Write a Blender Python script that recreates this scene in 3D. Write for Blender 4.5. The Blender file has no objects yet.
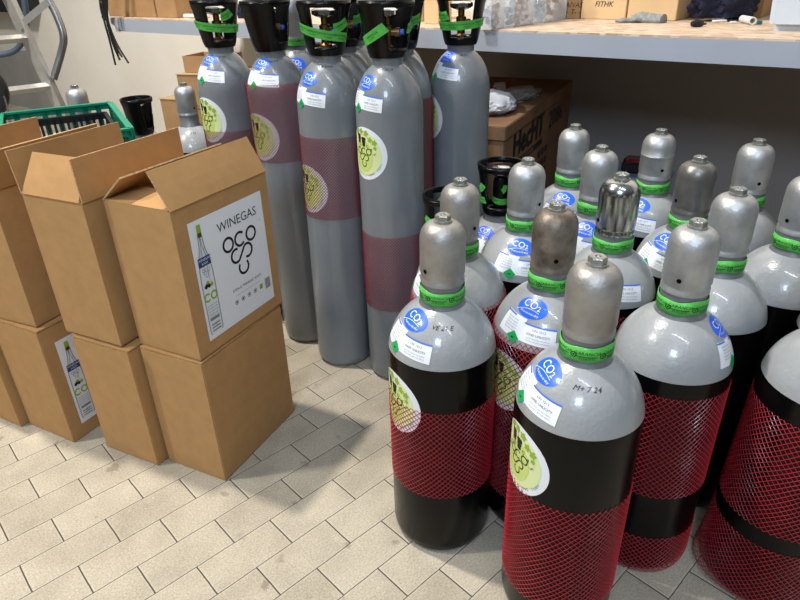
import bpy, bmesh, math, random
from mathutils import Vector, Matrix, Euler
random.seed(7)
PI = math.pi
R = math.radians
C = bpy.context.scene.collection

# ------------------------------------------------------------------ camera
CX = Vector((1.0, -0.014, -0.026)); FW = Vector((0.0, 0.883, -0.469))
F_PX = 619.8; H = 1.218
def _basis():
    vx, vy = 435.0 - 400.0, 1466.0 - 300.0
    d = Vector((vx, vy, F_PX)).normalized(); up = -d
    fw = Vector((0, 0, 1)); fw = (fw - fw.dot(up) * up).normalized()
    rt = fw.cross(up)
    if rt.x < 0: rt = -rt
    return rt, fw, up            # world X, Y, Z written in lens axes (x right, y down, z forward)
WX, WY, WZ = _basis()
def ray(x, y):
    v = Vector((x - 400.0, y - 300.0, F_PX)); return Vector((WX.dot(v), WY.dot(v), WZ.dot(v)))
def onz(x, y, z=0.0):
    r = ray(x, y); t = (z - H) / r.z; return Vector((r.x * t, r.y * t, z))
def ony(x, y, Y):
    r = ray(x, y); t = Y / r.y; return Vector((r.x * t, Y, H + r.z * t))
WN = Vector((0.616, 0.788, 0.0)).normalized()       # the back wall's normal (pointing away from the viewer)
WD = Vector((WN.y, -WN.x, 0.0))                      # along the wall, to the right
def onn(x, y, c):
    r = ray(x, y); t = c / WN.dot(r); return Vector((0, 0, H)) + r * t
cam = bpy.data.cameras.new('camera'); co = bpy.data.objects.new('camera', cam); C.objects.link(co)
cam.sensor_width = 36; cam.lens = F_PX / 800 * 36; cam.clip_start = 0.02; cam.clip_end = 60
xr = Vector((WX.x, WY.x, WZ.x)); dn = Vector((WX.y, WY.y, WZ.y)); fo = Vector((WX.z, WY.z, WZ.z))
co.matrix_world = Matrix(((xr.x, -dn.x, -fo.x, 0), (xr.y, -dn.y, -fo.y, 0), (xr.z, -dn.z, -fo.z, H), (0, 0, 0, 1)))
bpy.context.scene.camera = co

# ------------------------------------------------------------------ materials
def srgb(r, g, b):
    f = lambda c: (c / 255) / 12.92 if c / 255 <= .04045 else ((c / 255 + .055) / 1.055) ** 2.4
    return (f(r), f(g), f(b), 1)
MC = {}
def mat(name, col, rough=.5, metal=0., noise=0., nscale=8., bump=0., bscale=60., coat=0., spec=.5, col2=None, trans=0., alpha=1., stretch=None, ior=1.45):
    if name in MC: return MC[name]
    m = bpy.data.materials.new(name); m.use_nodes = True; nt = m.node_tree; b = nt.nodes['Principled BSDF']
    c = srgb(*col)
    b.inputs['Base Color'].default_value = c; b.inputs['Roughness'].default_value = rough; b.inputs['Metallic'].default_value = metal
    b.inputs['Coat Weight'].default_value = coat; b.inputs['Coat Roughness'].default_value = .08
    b.inputs['Specular IOR Level'].default_value = spec; b.inputs['Transmission Weight'].default_value = trans; b.inputs['IOR'].default_value = ior
    b.inputs['Alpha'].default_value = alpha
    if noise or bump:
        tc = nt.nodes.new('ShaderNodeTexCoord'); src = tc.outputs['Object']
        if stretch:
            mp = nt.nodes.new('ShaderNodeMapping'); mp.inputs['Scale'].default_value = stretch; nt.links.new(src, mp.inputs[0]); src = mp.outputs[0]
    if noise:
        n = nt.nodes.new('ShaderNodeTexNoise'); n.inputs['Scale'].default_value = nscale; n.inputs['Detail'].default_value = 6
        nt.links.new(src, n.inputs['Vector'])
        r = nt.nodes.new('ShaderNodeValToRGB'); r.color_ramp.elements[0].position = .35; r.color_ramp.elements[1].position = .68
        c2 = srgb(*col2) if col2 else tuple(x * (1 - noise) for x in c[:3]) + (1,)
        r.color_ramp.elements[0].color = c2; r.color_ramp.elements[1].color = c
        nt.links.new(n.outputs['Fac'], r.inputs[0]); nt.links.new(r.outputs[0], b.inputs['Base Color'])
    if bump:
        n = nt.nodes.new('ShaderNodeTexNoise'); n.inputs['Scale'].default_value = bscale; n.inputs['Detail'].default_value = 3
        nt.links.new(src, n.inputs['Vector'])
        bp = nt.nodes.new('ShaderNodeBump'); bp.inputs['Strength'].default_value = bump; bp.inputs['Distance'].default_value = .002
        nt.links.new(n.outputs['Fac'], bp.inputs['Height']); nt.links.new(bp.outputs[0], b.inputs['Normal'])
    MC[name] = m; return m
M_card = mat('cardboard', (178, 138, 91), .85, noise=.10, nscale=25, bump=.15, bscale=300, spec=.2)
M_card2 = mat('cardboard_rear', (168, 132, 92), .85, noise=.15, nscale=12, spec=.2)
M_card_shade = mat('cardboard_shaded', (134, 104, 78), .85, noise=.2, nscale=9, spec=.2)  # darker card colour carries the shelf's shadow on the large carton
M_cardp = mat('cardboard_pale', (214, 182, 138), .85, noise=.06, nscale=12, spec=.2)
M_edge = mat('cardboard_edge', (206, 172, 128), .9, noise=.55, nscale=260, spec=.1)
M_paint = mat('grey_paint', (150, 153, 154), .28, noise=.07, nscale=9, bump=.45, bscale=120, coat=.5)
M_paintT = mat('grey_paint_tall', (119, 124, 127), .30, noise=.08, nscale=7, bump=.35, bscale=120, coat=.4)
M_black = mat('black_paint', (9, 9, 10), .24, noise=.35, nscale=30, spec=.22)
M_ring = mat('neck_ring_steel', (128, 131, 134), .42, metal=.35, noise=.2, nscale=20)
M_cap = mat('cap_grey', (186, 188, 188), .46, metal=.75, noise=.22, nscale=24, bump=.3, bscale=220, col2=(164, 165, 164))
M_capw = mat('cap_worn', (174, 173, 170), .48, metal=.7, noise=.3, nscale=16, bump=.4, bscale=180, col2=(146, 142, 135))
M_capb = mat('cap_brown', (140, 132, 122), .46, metal=.55, noise=.35, nscale=30, bump=.35, bscale=160, col2=(96, 84, 72))
M_capd = mat('cap_dark', (128, 126, 122), .38, metal=.7, noise=.25, nscale=26, bump=.2, bscale=150)
M_capc = mat('cap_polished', (205, 205, 205), .20, metal=1., noise=.3, nscale=6, stretch=(6, 6, .5), col2=(150, 150, 150))
M_nut = mat('nut_zinc', (178, 178, 172), .32, metal=.8, noise=.35, nscale=90, bump=.6, bscale=200)
M_hole = mat('hole_black', (8, 8, 8), .9, spec=.1)
M_green = mat('seal_green', (86, 188, 76), .5, noise=.18, nscale=90, bump=.6, bscale=60, coat=.05)
M_ink = mat('black_ink', (22, 24, 24), .6)
M_inkg = mat('dark_green_ink', (8, 34, 12), .6)
M_white = mat('label_white', (226, 230, 234), .38, coat=.15)
M_blue = mat('sticker_blue', (28, 96, 232), .35, coat=.2)
M_blue2 = mat('label_stripe_blue', (60, 105, 215), .4)
M_grn = mat('diamond_green', (14, 160, 78), .4)
M_txt = mat('label_print_grey', (120, 124, 132), .6)
M_lime = mat('wine_lime', (214, 224, 162), .45)
M_lime2 = mat('wine_lime_deep', (194, 210, 118), .45)
M_leaf = mat('leaf_green', (140, 172, 52), .5)
M_grape = mat('grape_dark', (34, 34, 42), .5)
M_cream = mat('grape_cream', (228, 206, 170), .5)
M_net = mat('net_red', (158, 30, 42), .32, coat=.2, spec=.7)
M_netT = mat('net_wine', (122, 16, 38), .45, spec=.5)
M_shr = mat('shroud_black', (8, 8, 9), .28, bump=.1, bscale=120, spec=.3)
M_brass = mat('valve_brass', (140, 104, 66), .35, metal=.9, noise=.3, nscale=60)
M_chrome = mat('valve_chrome', (215, 215, 215), .16, metal=1.)
M_beam = mat('beam_grey', (158, 165, 176), .45, noise=.05, nscale=6)
M_alu = mat('ladder_aluminium', (186, 184, 178), .36, metal=.6, noise=.15, nscale=20)
M_steel = mat('tube_steel', (150, 150, 150), .3, metal=.85, noise=.2, nscale=12)
M_rub = mat('rubber_black', (18, 18, 19), .6)
M_hose = mat('hose_blue_grey', (62, 76, 92), .45)
M_crg = mat('crate_green', (10, 132, 100), .4)
M_crb = mat('crate_black', (26, 27, 28), .45)
M_glass = mat('bottle_glass', (222, 228, 232), .15, coat=.3)
M_plast = mat('clear_plastic', (214, 222, 230), .2, alpha=.32)
M_jerry = mat('jerrycan_plastic', (206, 216, 224), .35, noise=.10, nscale=5)
M_cloth = mat('navy_cloth', (24, 28, 52), .9, noise=.3, nscale=20)
M_glove = mat('glove_grey', (150, 152, 150), .85, noise=.4, nscale=60)
M_bag = mat('foil_bag', (196, 202, 210), .35, bump=.5, bscale=22, noise=.2, nscale=14)
M_red = mat('tape_red', (196, 34, 34), .45)
M_darkred = mat('lens_red', (130, 16, 24), .25, coat=.4)
M_pblue = mat('panel_navy', (34, 46, 120), .5)
M_wplast = mat('white_plastic', (225, 225, 220), .4)
M_film = mat('grey_film', (120, 122, 124), .4, bump=1., bscale=24, noise=.3, nscale=30)
M_brownpr = mat('dark_print', (44, 30, 26), .7)
M_bluesoft = mat('pale_blue_plastic', (150, 170, 198), .4)

def wallmat(name, col, dirt):
    m = bpy.data.materials.new(name); m.use_nodes = True; nt = m.node_tree; b = nt.nodes['Principled BSDF']
    tc = nt.nodes.new('ShaderNodeTexCoord'); n = nt.nodes.new('ShaderNodeTexNoise'); n.inputs['Scale'].default_value = 1.3; n.inputs['Detail'].default_value = 5
    nt.links.new(tc.outputs['Object'], n.inputs['Vector'])
    r = nt.nodes.new('ShaderNodeValToRGB'); c = srgb(*col); r.color_ramp.elements[0].color = tuple(x * (1 - dirt) for x in c[:3]) + (1,); r.color_ramp.elements[1].color = c
    r.color_ramp.elements[0].position = .3; r.color_ramp.elements[1].position = .7
    nt.links.new(n.outputs['Fac'], r.inputs[0]); nt.links.new(r.outputs[0], b.inputs['Base Color']); b.inputs['Roughness'].default_value = .85
    n2 = nt.nodes.new('ShaderNodeTexNoise'); n2.inputs['Scale'].default_value = 80; nt.links.new(tc.outputs['Object'], n2.inputs['Vector'])
    bp = nt.nodes.new('ShaderNodeBump'); bp.inputs['Strength'].default_value = .15; bp.inputs['Distance'].default_value = .003
    nt.links.new(n2.outputs['Fac'], bp.inputs['Height']); nt.links.new(bp.outputs[0], b.inputs['Normal'])
    return m
M_wall = wallmat('white_plaster', (238, 232, 220), .12)
M_wall_shade = wallmat('shaded_wall', (152, 146, 142), .2)  # wall colour darkened to stand for the shade under the shelf

def osb():
    m = bpy.data.materials.new('chipboard'); m.use_nodes = True; nt = m.node_tree; b = nt.nodes['Principled BSDF']
    tc = nt.nodes.new('ShaderNodeTexCoord'); mp = nt.nodes.new('ShaderNodeMapping'); mp.inputs['Scale'].default_value = (1, 2.5, 1); mp.inputs['Rotation'].default_value = (0, 0, .5)
    nt.links.new(tc.outputs['Object'], mp.inputs[0])
    v = nt.nodes.new('ShaderNodeTexVoronoi'); v.inputs['Scale'].default_value = 26; nt.links.new(mp.outputs[0], v.inputs['Vector'])
    r = nt.nodes.new('ShaderNodeValToRGB'); e = r.color_ramp.elements; e[0].color = srgb(168, 142, 114); e[1].color = srgb(212, 194, 168)
    x = e.new(.5); x.color = srgb(198, 172, 150)
    s = nt.nodes.new('ShaderNodeSeparateColor'); nt.links.new(v.outputs['Color'], s.inputs[0]); nt.links.new(s.outputs[0], r.inputs[0])
    nt.links.new(r.outputs[0], b.inputs['Base Color']); b.inputs['Roughness'].default_value = .7
    return m
M_osb = osb()

def pavers():
    m = bpy.data.materials.new('concrete_pavers'); m.use_nodes = True; nt = m.node_tree; L = nt.links; b = nt.nodes['Principled BSDF']
    def math_(op, a, b_=None, clamp=False):
        n = nt.nodes.new('ShaderNodeMath'); n.operation = op; n.use_clamp = clamp
        for i, s in enumerate((a, b_)):
            if s is None: continue
            if isinstance(s, (int, float)): n.inputs[i].default_value = s
            else: L.new(s, n.inputs[i])
        return n.outputs[0]
    tc = nt.nodes.new('ShaderNodeTexCoord'); sp = nt.nodes.new('ShaderNodeSeparateXYZ'); L.new(tc.outputs['Object'], sp.inputs[0])
    wob = nt.nodes.new('ShaderNodeTexNoise'); wob.inputs['Scale'].default_value = 9; wob.inputs['Detail'].default_value = 3; L.new(tc.outputs['Object'], wob.inputs['Vector'])
    w = math_('MULTIPLY', math_('SUBTRACT', wob.outputs['Fac'], .5), .004)
    X = math_('ADD', sp.outputs[0], w); Y = math_('ADD', sp.outputs[1], w)
    row = math_('FLOOR', math_('DIVIDE', Y, .1)); fy = math_('SUBTRACT', math_('DIVIDE', Y, .1), row)
    par = math_('FLOORED_MODULO', math_('ADD', row, 1), 2)
    xs = math_('DIVIDE', math_('ADD', X, math_('MULTIPLY', par, .1)), .2); col = math_('FLOOR', xs); fx = math_('SUBTRACT', xs, col)
    dx = math_('MULTIPLY', math_('MINIMUM', fx, math_('SUBTRACT', 1, fx)), .2)
    dy = math_('MULTIPLY', math_('MINIMUM', fy, math_('SUBTRACT', 1, fy)), .1)
    d = math_('MINIMUM', math_('SUBTRACT', dx, .0006), dy)
    joint = math_('SUBTRACT', 1, math_('DIVIDE', math_('SUBTRACT', d, .0006), .0011, ), True)
    jn = nt.nodes.new('ShaderNodeClamp'); L.new(joint, jn.inputs[0]); joint = jn.outputs[0]
    bev = math_('DIVIDE', d, .006, True)
    cmb = nt.nodes.new('ShaderNodeCombineXYZ'); L.new(row, cmb.inputs[0]); L.new(col, cmb.inputs[1])
    wn = nt.nodes.new('ShaderNodeTexWhiteNoise'); wn.noise_dimensions = '2D'; L.new(cmb.outputs[0], wn.inputs['Vector'])
    def noise(s, dt=6, ro=.6):
        n = nt.nodes.new('ShaderNodeTexNoise'); n.inputs['Scale'].default_value = s; n.inputs['Detail'].default_value = dt; n.inputs['Roughness'].default_value = ro
        L.new(tc.outputs['Object'], n.inputs['Vector']); return n.outputs['Fac']
    def ramp(f, p0, c0, p1, c1):
        n = nt.nodes.new('ShaderNodeValToRGB'); n.color_ramp.elements[0].position = p0; n.color_ramp.elements[0].color = c0
        n.color_ramp.elements[1].position = p1; n.color_ramp.elements[1].color = c1; L.new(f, n.inputs[0]); return n.outputs[0]
    def mix(f, a, b_, typ='MIX'):
        n = nt.nodes.new('ShaderNodeMix'); n.data_type = 'RGBA'; n.blend_type = typ
        if isinstance(f, (int, float)): n.inputs[0].default_value = f
        else: L.new(f, n.inputs[0])
        for i, s in ((6, a), (7, b_)):
            if isinstance(s, tuple): n.inputs[i].default_value = s
            else: L.new(s, n.inputs[i])
        return n.outputs[2]
    base = ramp(wn.outputs['Value'], 0, srgb(156, 146, 127), 1, srgb(178, 168, 148))
    base = mix(.5, base, ramp(noise(220, 2), .3, srgb(150, 140, 122), .7, srgb(214, 204, 184)))
    base = mix(1., base, ramp(noise(5), .38, (.80, .79, .78, 1), .6, (1, 1, 1, 1)), 'MULTIPLY')
    base = mix(1., base, ramp(noise(13, 3, .5), .30, (.70, .67, .63, 1), .345, (1, 1, 1, 1)), 'MULTIPLY')
    base = mix(math_('MULTIPLY', math_('GREATER_THAN', noise(75, 2), .74), .6), base, srgb(232, 228, 215))
    base = mix(math_('MULTIPLY', math_('SUBTRACT', 1, bev), .25), base, srgb(225, 216, 198))
    base = mix(math_('MULTIPLY', joint, .93), base, srgb(52, 46, 38))
    L.new(base, b.inputs['Base Color']); b.inputs['Roughness'].default_value = .8; b.inputs['Specular IOR Level'].default_value = .3
    h = math_('ADD', math_('MULTIPLY', bev, 1.), math_('MULTIPLY', noise(160, 3), .35))
    bp = nt.nodes.new('ShaderNodeBump'); bp.inputs['Strength'].default_value = .5; bp.inputs['Distance'].default_value = .002
    L.new(h, bp.inputs['Height']); L.new(bp.outputs[0], b.inputs['Normal'])
    return m
M_floor = pavers()

# ------------------------------------------------------------------ object helpers
def link_mesh(name, me, mats, parent=None, smooth=True):
    for mm in mats: me.materials.append(mm)
    if smooth:
        for p in me.polygons: p.use_smooth = True
    o = bpy.data.objects.new(name, me); C.objects.link(o); o.parent = parent; return o
def obj(name, bm, mats, parent=None, smooth=True, auto=40):
    if not isinstance(mats, (list, tuple)): mats = [mats]
    bmesh.ops.recalc_face_normals(bm, faces=bm.faces)
    if smooth:
        for e in bm.edges:
            if len(e.link_faces) == 2 and e.calc_face_angle(0) > R(auto): e.smooth = False
    me = bpy.data.meshes.new(name); bm.to_mesh(me); bm.free()
    return link_mesh(name, me, mats, parent, smooth)
def thing(name, label, cat, loc=(0, 0, 0), rz=0, group=None, rot=None):
    o = bpy.data.objects.new(name, None); C.objects.link(o); o.location = loc; o.rotation_euler = rot if rot else (0, 0, rz)
    o.empty_display_size = .05
    return tag(o, label, cat, group)
def tag(o, label, cat, group=None):
    o['label'] = label; o['category'] = cat
    if group: o['group'] = group
    return o
def struct(o): o['kind'] = 'structure'; return o
def lathe(bm, prof, n=48, mi=0, M=None):
    rings = []
    for r, z in prof:
        if r < 1e-6: rings.append([bm.verts.new((0, 0, z))])
        else: rings.append([bm.verts.new((r * math.cos(2 * PI * i / n), r * math.sin(2 * PI * i / n), z)) for i in range(n)])
    fs = []
    for a, b in zip(rings, rings[1:]):
        for i in range(n):
            j = (i + 1) % n
            q = [a[i % len(a)], a[j % len(a)], b[j % len(b)], b[i % len(b)]]
            q = list(dict.fromkeys(q))
            if len(q) > 2:
                f = bm.faces.new(q); fs.append(f); f.material_index = mi
    vs = [v for r in rings for v in r]
    if M is not None: bmesh.ops.transform(bm, matrix=M, verts=vs)
    return fs
def box(bm, c, s, M=None, mi=0, bev=0):
    vs = []
    for x in (-.5, .5):
        for y in (-.5, .5):
            for z in (-.5, .5): vs.append(bm.verts.new((c[0] + x * s[0], c[1] + y * s[1], c[2] + z * s[2])))
    idx = [(0, 1, 3, 2), (4, 6, 7, 5), (0, 4, 5, 1), (2, 3, 7, 6), (0, 2, 6, 4), (1, 5, 7, 3)]
    fs = [bm.faces.new([vs[i] for i in q]) for q in idx]
    for f in fs: f.material_index = mi
    if bev:
        es = list({e for f in fs for e in f.edges}); r = bmesh.ops.bevel(bm, geom=es, offset=bev, segments=2, affect='EDGES')
        vs = list({v for f in r['faces'] for v in f.verts} | {v for v in vs if v.is_valid})
        for f in {f for v in vs for f in v.link_faces}: f.material_index = mi
    if M is not None: bmesh.ops.transform(bm, matrix=M, verts=[v for v in vs if v.is_valid])
def tube(bm, pts, r, n=10, cap=True, mi=0):
    pts = [Vector(p) for p in pts]; rings = []; prev = None
    for i, p in enumerate(pts):
        t = ((pts[min(i + 1, len(pts) - 1)] - p).normalized() + (p - pts[max(i - 1, 0)]).normalized()).normalized()
        if prev is None:
            a = Vector((0, 0, 1)) if abs(t.z) < .9 else Vector((1, 0, 0)); u = t.cross(a).normalized()
        else: u = (prev - prev.dot(t) * t).normalized()
        prev = u; w = t.cross(u); rr = r[i] if isinstance(r, (list, tuple)) else r
        rings.append([bm.verts.new(p + rr * (math.cos(2 * PI * k / n) * u + math.sin(2 * PI * k / n) * w)) for k in range(n)])
    for a, b in zip(rings, rings[1:]):
        for k in range(n):
            f = bm.faces.new((a[k], a[(k + 1) % n], b[(k + 1) % n], b[k])); f.material_index = mi
    if cap: bm.faces.new(rings[0][::-1]); bm.faces.new(rings[-1])
def bar(bm, a, b, w, t, side, mi=0):
    """rectangular bar from a to b; w along 'side', t across"""
    a, b = Vector(a), Vector(b); d = (b - a).normalized(); s = Vector(side); s = (s - s.dot(d) * d).normalized(); u = d.cross(s)
    vs = [bm.verts.new(p + x * w / 2 * s + y * t / 2 * u) for p in (a, b) for x, y in ((-1, -1), (1, -1), (1, 1), (-1, 1))]
    for q in ((0, 3, 2, 1), (4, 5, 6, 7), (0, 1, 5, 4), (1, 2, 6, 5), (2, 3, 7, 6), (3, 0, 4, 7)):
        bm.faces.new([vs[i] for i in q]).material_index = mi
def crom(pts, n=8):
    pts = [Vector(p) for p in pts]; P = [pts[0]] + pts + [pts[-1]]; out = []
    for i in range(1, len(P) - 2):
        for k in range(n):
            t = k / n; a, b, c, d = P[i - 1], P[i], P[i + 1], P[i + 2]
            out.append(.5 * ((2 * b) + (c - a) * t + (2 * a - 5 * b + 4 * c - d) * t * t + (3 * b - a - 3 * c + d) * t ** 3))
    out.append(pts[-1]); return out

# ------------------------------------------------------------------ flat print laid on any surface
_TC = {}
def text_polys(s, font_shear=0.):
    k = (s, font_shear)
    if k in _TC: return _TC[k]
    cu = bpy.data.curves.new('t', 'FONT'); cu.body = s; cu.size = 1; cu.align_x = 'CENTER'; cu.align_y = 'CENTER'; cu.resolution_u = 2; cu.shear = font_shear
    o = bpy.data.objects.new('t', cu); C.objects.link(o)
    me = bpy.data.meshes.new_from_object(o)
    r = ([(v.co.x, v.co.y) for v in me.vertices], [tuple(p.vertices) for p in me.polygons])
    bpy.data.objects.remove(o); bpy.data.curves.remove(cu); bpy.data.meshes.remove(me)
    _TC[k] = r; return r
class Print:
    def __init__(s, fn): s.fn = fn; s.bm = bmesh.new(); s.mats = []
    def mi(s, m):
        if m not in s.mats: s.mats.append(m)
        return s.mats.index(m)
    def put(s, pts, faces, m, layer):
        k = s.mi(m); vs = [s.bm.verts.new(s.fn(x, y, .0004 + .00035 * layer)) for x, y in pts]
        for f in faces:
            try: s.bm.faces.new([vs[i] for i in f]).material_index = k
            except ValueError: pass
    def rect(s, x0, y0, x1, y1, m, layer=0, n=1, k=1, rot=0, c=None):
        pts = []; 
        for j in range(k + 1):
            for i in range(n + 1): pts.append((x0 + (x1 - x0) * i / n, y0 + (y1 - y0) * j / k))
        if rot:
            cx, cy = c or ((x0 + x1) / 2, (y0 + y1) / 2); ca, sa = math.cos(rot), math.sin(rot)
            pts = [(cx + (x - cx) * ca - (y - cy) * sa, cy + (x - cx) * sa + (y - cy) * ca) for x, y in pts]
        s.put(pts, [(j * (n + 1) + i, j * (n + 1) + i + 1, (j + 1) * (n + 1) + i + 1, (j + 1) * (n + 1) + i) for j in range(k) for i in range(n)], m, layer)
    def disc(s, cx, cy, rx, ry, m, layer=0, rot=0, rings=4, n=32):
        ca, sa = math.cos(rot), math.sin(rot); pts = [(cx, cy)]; fs = []
        for k in range(1, rings + 1):
            for i in range(n):
                a = 2 * PI * i / n; x, y = rx * k / rings * math.cos(a), ry * k / rings * math.sin(a); pts.append((cx + x * ca - y * sa, cy + x * sa + y * ca))
        for i in range(n):
            j = (i + 1) % n; fs.append((0, 1 + i, 1 + j))
            for k in range(rings - 1): fs.append((1 + k * n + i, 1 + (k + 1) * n + i, 1 + (k + 1) * n + j, 1 + k * n + j))
        s.put(pts, fs, m, layer)
    def stroke(s, P, w, m, layer=1):
        pts = []
        for i, p in enumerate(P):
            a = P[max(i - 1, 0)]; b = P[min(i + 1, len(P) - 1)]; dx, dy = b[0] - a[0], b[1] - a[1]; l = math.hypot(dx, dy) or 1
            pts += [(p[0] - dy / l * w / 2, p[1] + dx / l * w / 2), (p[0] + dy / l * w / 2, p[1] - dx / l * w / 2)]
        s.put(pts, [(2 * i, 2 * i + 1, 2 * i + 3, 2 * i + 2) for i in range(len(P) - 1)], m, layer)
    def arc(s, cx, cy, r, a0, a1, w, m, layer=1, n=18):
        s.stroke([(cx + r * math.cos(R(a0 + (a1 - a0) * i / n)), cy + r * math.sin(R(a0 + (a1 - a0) * i / n))) for i in range(n + 1)], w, m, layer)
    def text(s, t, cx, cy, size, m, layer=1, rot=0, shear=0., sx=1.):
        v, f = text_polys(t, shear); ca, sa = math.cos(rot), math.sin(rot)
        s.put([(cx + (x * sx * ca - y * sa) * size, cy + (x * sx * sa + y * ca) * size) for x, y in v], f, m, layer)
    def arctext(s, t, cx, cy, r, a0, a1, size, m, layer=1, flip=False):
        for i, ch in enumerate(t):
            a = R(a0 + (a1 - a0) * i / max(len(t) - 1, 1))
            s.text(ch, cx + r * math.cos(a), cy + r * math.sin(a), size, m, layer, rot=a - PI / 2 if not flip else a + PI / 2)
    def build(s, name, parent):
        me = bpy.data.meshes.new(name); s.bm.to_mesh(me); s.bm.free(); return link_mesh(name, me, s.mats, parent, True)
def flat_fn(o, ex, ey, en):
    o, ex, ey, en = Vector(o), Vector(ex), Vector(ey), Vector(en)
    return lambda x, y, h: o + ex * x + ey * y + en * h
def rev_fn(prof, a0, s0, base=0.):
    """wrap onto a surface of revolution; prof = [(r,z)] upwards, angle a0 (0 = local -Y), s0 = height z of the origin"""
    S = [0]; 
    for a, b in zip(prof, prof[1:]): S.append(S[-1] + math.hypot(b[0] - a[0], b[1] - a[1]))
    def at(s):
        s = min(max(s, 0), S[-1] - 1e-6)
        for i in range(len(S) - 1):
            if s <= S[i + 1]:
                t = (s - S[i]) / (S[i + 1] - S[i]); a, b = prof[i], prof[i + 1]
                dr, dz = b[0] - a[0], b[1] - a[1]; l = math.hypot(dr, dz)
                return a[0] + dr * t, a[1] + dz * t, dz / l, -dr / l
    def s_of_z(z):
        for i in range(len(prof) - 1):
            if prof[i][1] <= z <= prof[i + 1][1] and prof[i + 1][1] > prof[i][1]:
                return S[i] + (S[i + 1] - S[i]) * (z - prof[i][1]) / (prof[i + 1][1] - prof[i][1])
        return S[-1]
    sc = s_of_z(s0); rref = at(sc)[0]
    def fn(x, y, h):
        r, z, nr, nz = at(sc + y); a = a0 + x / rref; rr = r + (nr * h + base); zz = z + nz * h
        return Vector((math.sin(a) * rr, -math.cos(a) * rr, zz))
    return fn

# grape of rings logo
def oco_logo(p, cx, cy, r, w, m, layer=1):
    d = 2 * r + w * 1.25; h = d * .88
    p.arc(cx - d, cy, r, 0, 360, w, m, layer, 24); p.arc(cx, cy, r, 42, 318, w, m, layer, 20); p.arc(cx + d, cy, r, 0, 360, w, m, layer, 24)
    lx, rx, y = cx - d / 2, cx + d / 2, cy - h
    p.arc(lx, y, r, 62, 305, w, m, layer, 20); p.arc(rx, y, r, -118, 125, w, m, layer, 20)
    A = (lx + r * math.cos(R(305)), y + r * math.sin(R(305))); B = (rx + r * math.cos(R(125)), y + r * math.sin(R(125)))
    p.stroke([A, ((A[0] + B[0]) / 2, (A[1] + B[1]) / 2), B], w, m, layer)
    p.arc(cx, cy - 2 * h, r, 140, 400, w, m, layer, 22)
def wine_round(p, D):
    r = D / 2
    p.disc(0, 0, r, r, M_white, 0, rings=8, n=40); p.disc(-.06 * r, 0, r * .84, r * .86, M_lime, 1, rings=6, n=36); p.disc(-.1 * r, -.08 * r, r * .52, r * .62, M_lime2, 2, rings=5, n=32)
    for gx, gy, mm in ((-.30, .66, M_grape), (-.02, .56, M_grape)):
        for k in range(9):
            q = k // 3; p.disc((gx + (k % 3 - 1) * .07 * (1 - q * .25)) * r, (gy - q * .11) * r, .055 * r, .07 * r, mm, 3, rings=1, n=8)
    p.disc(-.16 * r, .68 * r, .07 * r, .07 * r, M_cream, 3, rings=1, n=8)
    for lx, ly, s_ in ((-.45, .78, .11), (-.15, .84, .12), (.12, .78, .13), (.30, .56, .12), (.50, .46, .12), (.52, .26, .08), (-.36, .86, .07)):
        for k in range(5):
            a = k * 1.257; p.disc((lx + s_ * .5 * math.cos(a)) * r, (ly + s_ * .5 * math.sin(a)) * r, s_ * .5 * r, s_ * .34 * r, M_leaf, 3, rot=a, rings=1, n=8)
    p.arctext('WINEGAS', -.04 * r, -.28 * r, .62 * r, 150, 30, .17 * r, M_ink, 3)
    oco_logo(p, -.04 * r, .10 * r, .115 * r, .035 * r, M_ink, 3)
    p.arctext('SYSTEM A VINNE SODY', 0, 0, .83 * r, 215, 335, .10 * r, M_ink, 3, flip=True)

# ------------------------------------------------------------------ gas bottles
def net(bm, r, z0, z1, cell, w, flare=0., seed=0):
    N = int(round(2 * PI * r / cell)); rnd = random.Random(seed); dz = .011; K = max(2, int((z1 - z0) / dz)); ph = rnd.random()
    slope = 1.0 / (r * 1.05)                              # radians per metre of height
    for s in (-1, 1):
        for i in range(N):
            a0 = 2 * PI * (i + ph) / N; prev = None
            for k in range(K + 1):
                z = z0 + (z1 - z0) * k / K; a = a0 + s * slope * (z - z0) + .01 * math.sin(z * 70 + seed + a0)
                t = (k / K); rr = r * (1 if z > .034 else .92 + .08 * math.sin(max(z, 0) / .034 * PI / 2)) + .0012 + (.0004 * s) + flare * (1 - t) ** 2 * (.6 + .4 * math.sin(a * 3 + seed))
                ca, sa = math.cos(a), math.sin(a); da = w / 2 / r * .75; h = w * .5
                ring = [bm.verts.new((rr * math.cos(a + x * da) + q * ca * h, rr * math.sin(a + x * da) + q * sa * h, z - s * x * w * .3)) for x, q in ((-1, 0), (0, 1), (1, 0))]
                if prev:
                    for c in (0, 1): bm.faces.new((prev[c], prev[c + 1], ring[c + 1], ring[c]))
                prev = ring
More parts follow.
